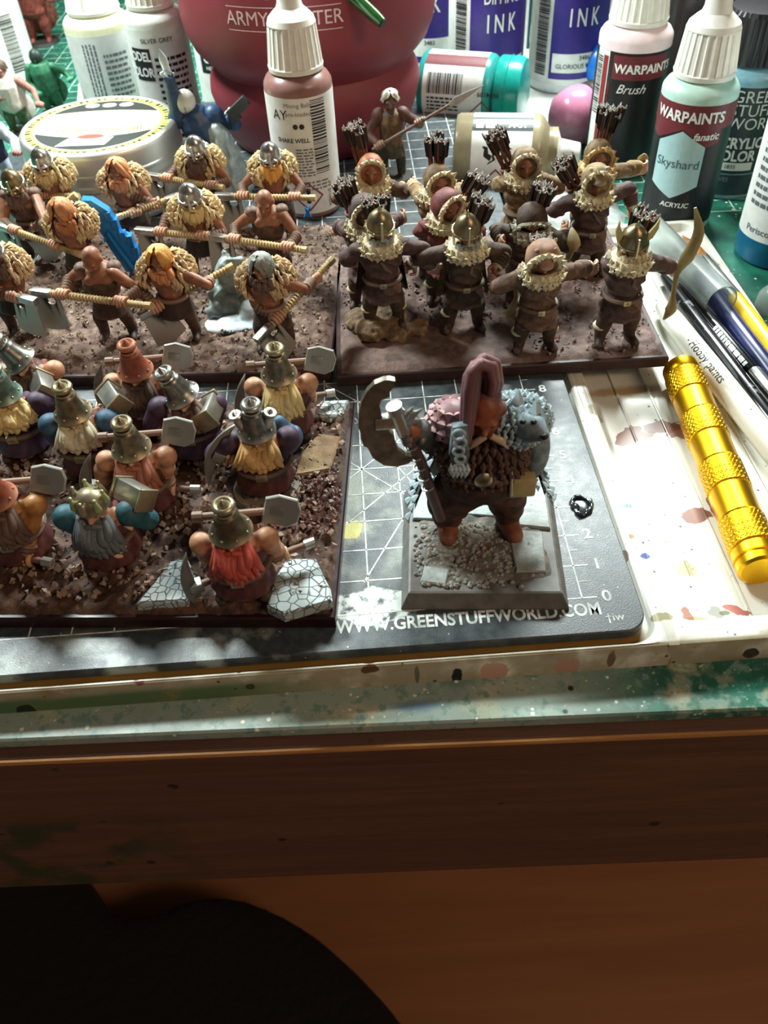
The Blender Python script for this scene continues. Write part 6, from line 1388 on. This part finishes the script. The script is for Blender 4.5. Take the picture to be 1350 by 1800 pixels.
m2 = MB(); m2.tube([V((.35, -.3, .1)), V((.1, -.3, 1.2)), V((-.2, -.15, 2.3))], [.75, .6, .45], 12, round=True); n = m2.remesh(.06, 2); n.v = [tuple(V(v)+V((.04*math.sin(v[2]*9), .05*math.sin(v[0]*14), 0))) for v in n.v]; n.build('robe', M('robe_pale', 'a5b0ae', .6, var=.2, ns=3, hi=.8), t, 180)
# green, white and navy figures at the left edge
o = at(100, 200, -.9); o.z = ZG; Y_ = o.y
gm_ = M('primer_green', '2c6b4c', .55, var=.25, ns=4, hi=.9, hic='64a583')
t = mini('green_figure', 'green cloaked figure behind the left side of the tin', o, 3.3, gm_, gm_, gm_, (atY(70, 165, Y_-.4), atY(125, 140, Y_-.4)), cloak=gm_, bulk=1.4, helmet=M('helmet_black', '25352f', .5, var=.2), base=LB, lean=(-.05, 0))
o = at(40, 235, -.9); o.z = ZG; Y_ = o.y
t = mini('pale_figure', 'white and brown figure with green rags by the left edge', o, 3.6, M('skin_pink', 'a87468', .5, var=.2), M('cloth_bone', 'd8cfc4', .6, var=.12), M('rags_green', '4f6b4c', .7, var=.25), (atY(5, 175, Y_-.5), atY(70, 185, Y_-.5)), cloak=M('cloth_bone', 'd8cfc4'), bulk=1.3, headm=DRK, base=LB)
o = at(0, 345, 0); o.z = .02; Y_ = o.y+.2
o.y += 1.0
t = mini('navy_figure', 'navy and white figure cut by the left edge, behind the warriors', o, 3.3, M('skin_pink', 'a87468'), M('cloth_navy', '232448', .6, var=.2), M('legs_ice', 'b4c0cf', .5, var=.2), (atY(-20, 260, Y_), atY(30, 270, Y_)), arms=M('legs_ice', 'b4c0cf'), bulk=1.3, base=LB, helmet=M('helmet_ice', 'c3ccd6', .4, var=.2))
# reddish winged figure far back left
o = at(75, 75, -.9); o.z = ZG
t = mini('red_figure', 'dull red figure far back in the top left corner', o, 4.6, M('skin_red', '8d4a3f', .5, var=.25), M('cloth_red', '7a3a30', .6, var=.25), M('cloth_red', '7a3a30'), (o+V((-1.3, -.3, 2.6)), o+V((1.4, -.2, 2.4))), cloak=M('cloth_rust', '6a3a2c', .6, var=.25), bulk=1.4, base=LB)
# blue plastic frame piece standing between the warriors
t = thing('blue_plastic_piece', 'bright blue angular plastic piece between the axe warriors', 'plastic piece', (0, 0, 0))
BP = M('plastic_blue', '1673b8', .35, var=.08, ns=2, spec=.5); zp = .5
q0 = at(228, 488, zp); YB = q0.y+.2
def Bp(px, py, dy=0): return atY(px, py, YB+dy)
out = [Bp(142, 352), Bp(160, 353), Bp(190, 372), Bp(203, 392), Bp(212, 412), Bp(228, 418), Bp(240, 440), Bp(246, 468), Bp(232, 478), Bp(222, 478), Bp(195, 440), Bp(172, 400), Bp(150, 372)]
mb = MB(); n_ = len(out); mb.add([*out[::-1], *[p_+V((0, .35, 0)) for p_ in out[::-1]]], [tuple(range(n_)), tuple(range(n_, 2*n_))[::-1]]+[(i, i+n_, (i+1) % n_+n_, (i+1) % n_) for i in range(n_)]); mb.build('panel', BP, t, 20)
mb = MB(); mb.tube([Bp(190, 408, -.08), Bp(184, 424, -.08)], [.06, .05], 8); mb.tube([Bp(188, 410, -.1), Bp(210, 440, -.1), Bp(236, 474, -.1)], [.07, .07, .07], 8); mb.build('rib', BP, t, 40)
for a_, b_ in ((188, 385), (200, 398), (214, 420), (226, 426), (236, 446)):
    mb = MB(); p_ = Bp(a_, b_, .1); mb.box(p_+V((.08, 0, .12)), (.22, .3, .34), Matrix(), ch=.02); mb.build('tooth', BP, t, 20)
o_ = Bp(228, 484); MB().box((o_.x, o_.y+.15, o_.z-.25), (.7, .4, .5), ch=.05).build('foot', BP, t, 20)
mb = MB(); p_ = at(541, 380, .55); X = Matrix.Translation((p_.x, p_.y, .52)); mb.prism([(-.15, 0), (.15, 0), (.08, .2), (.16, .5), (.02, .3), (-.08, .42), (-.06, .2)], -.06, .06, X @ Matrix.Rotation(R(90), 4, 'X')); mb.build('blue_plastic_clip', BP, None, 20, label='tiny blue plastic clip beside the brown bottle', category='plastic piece')
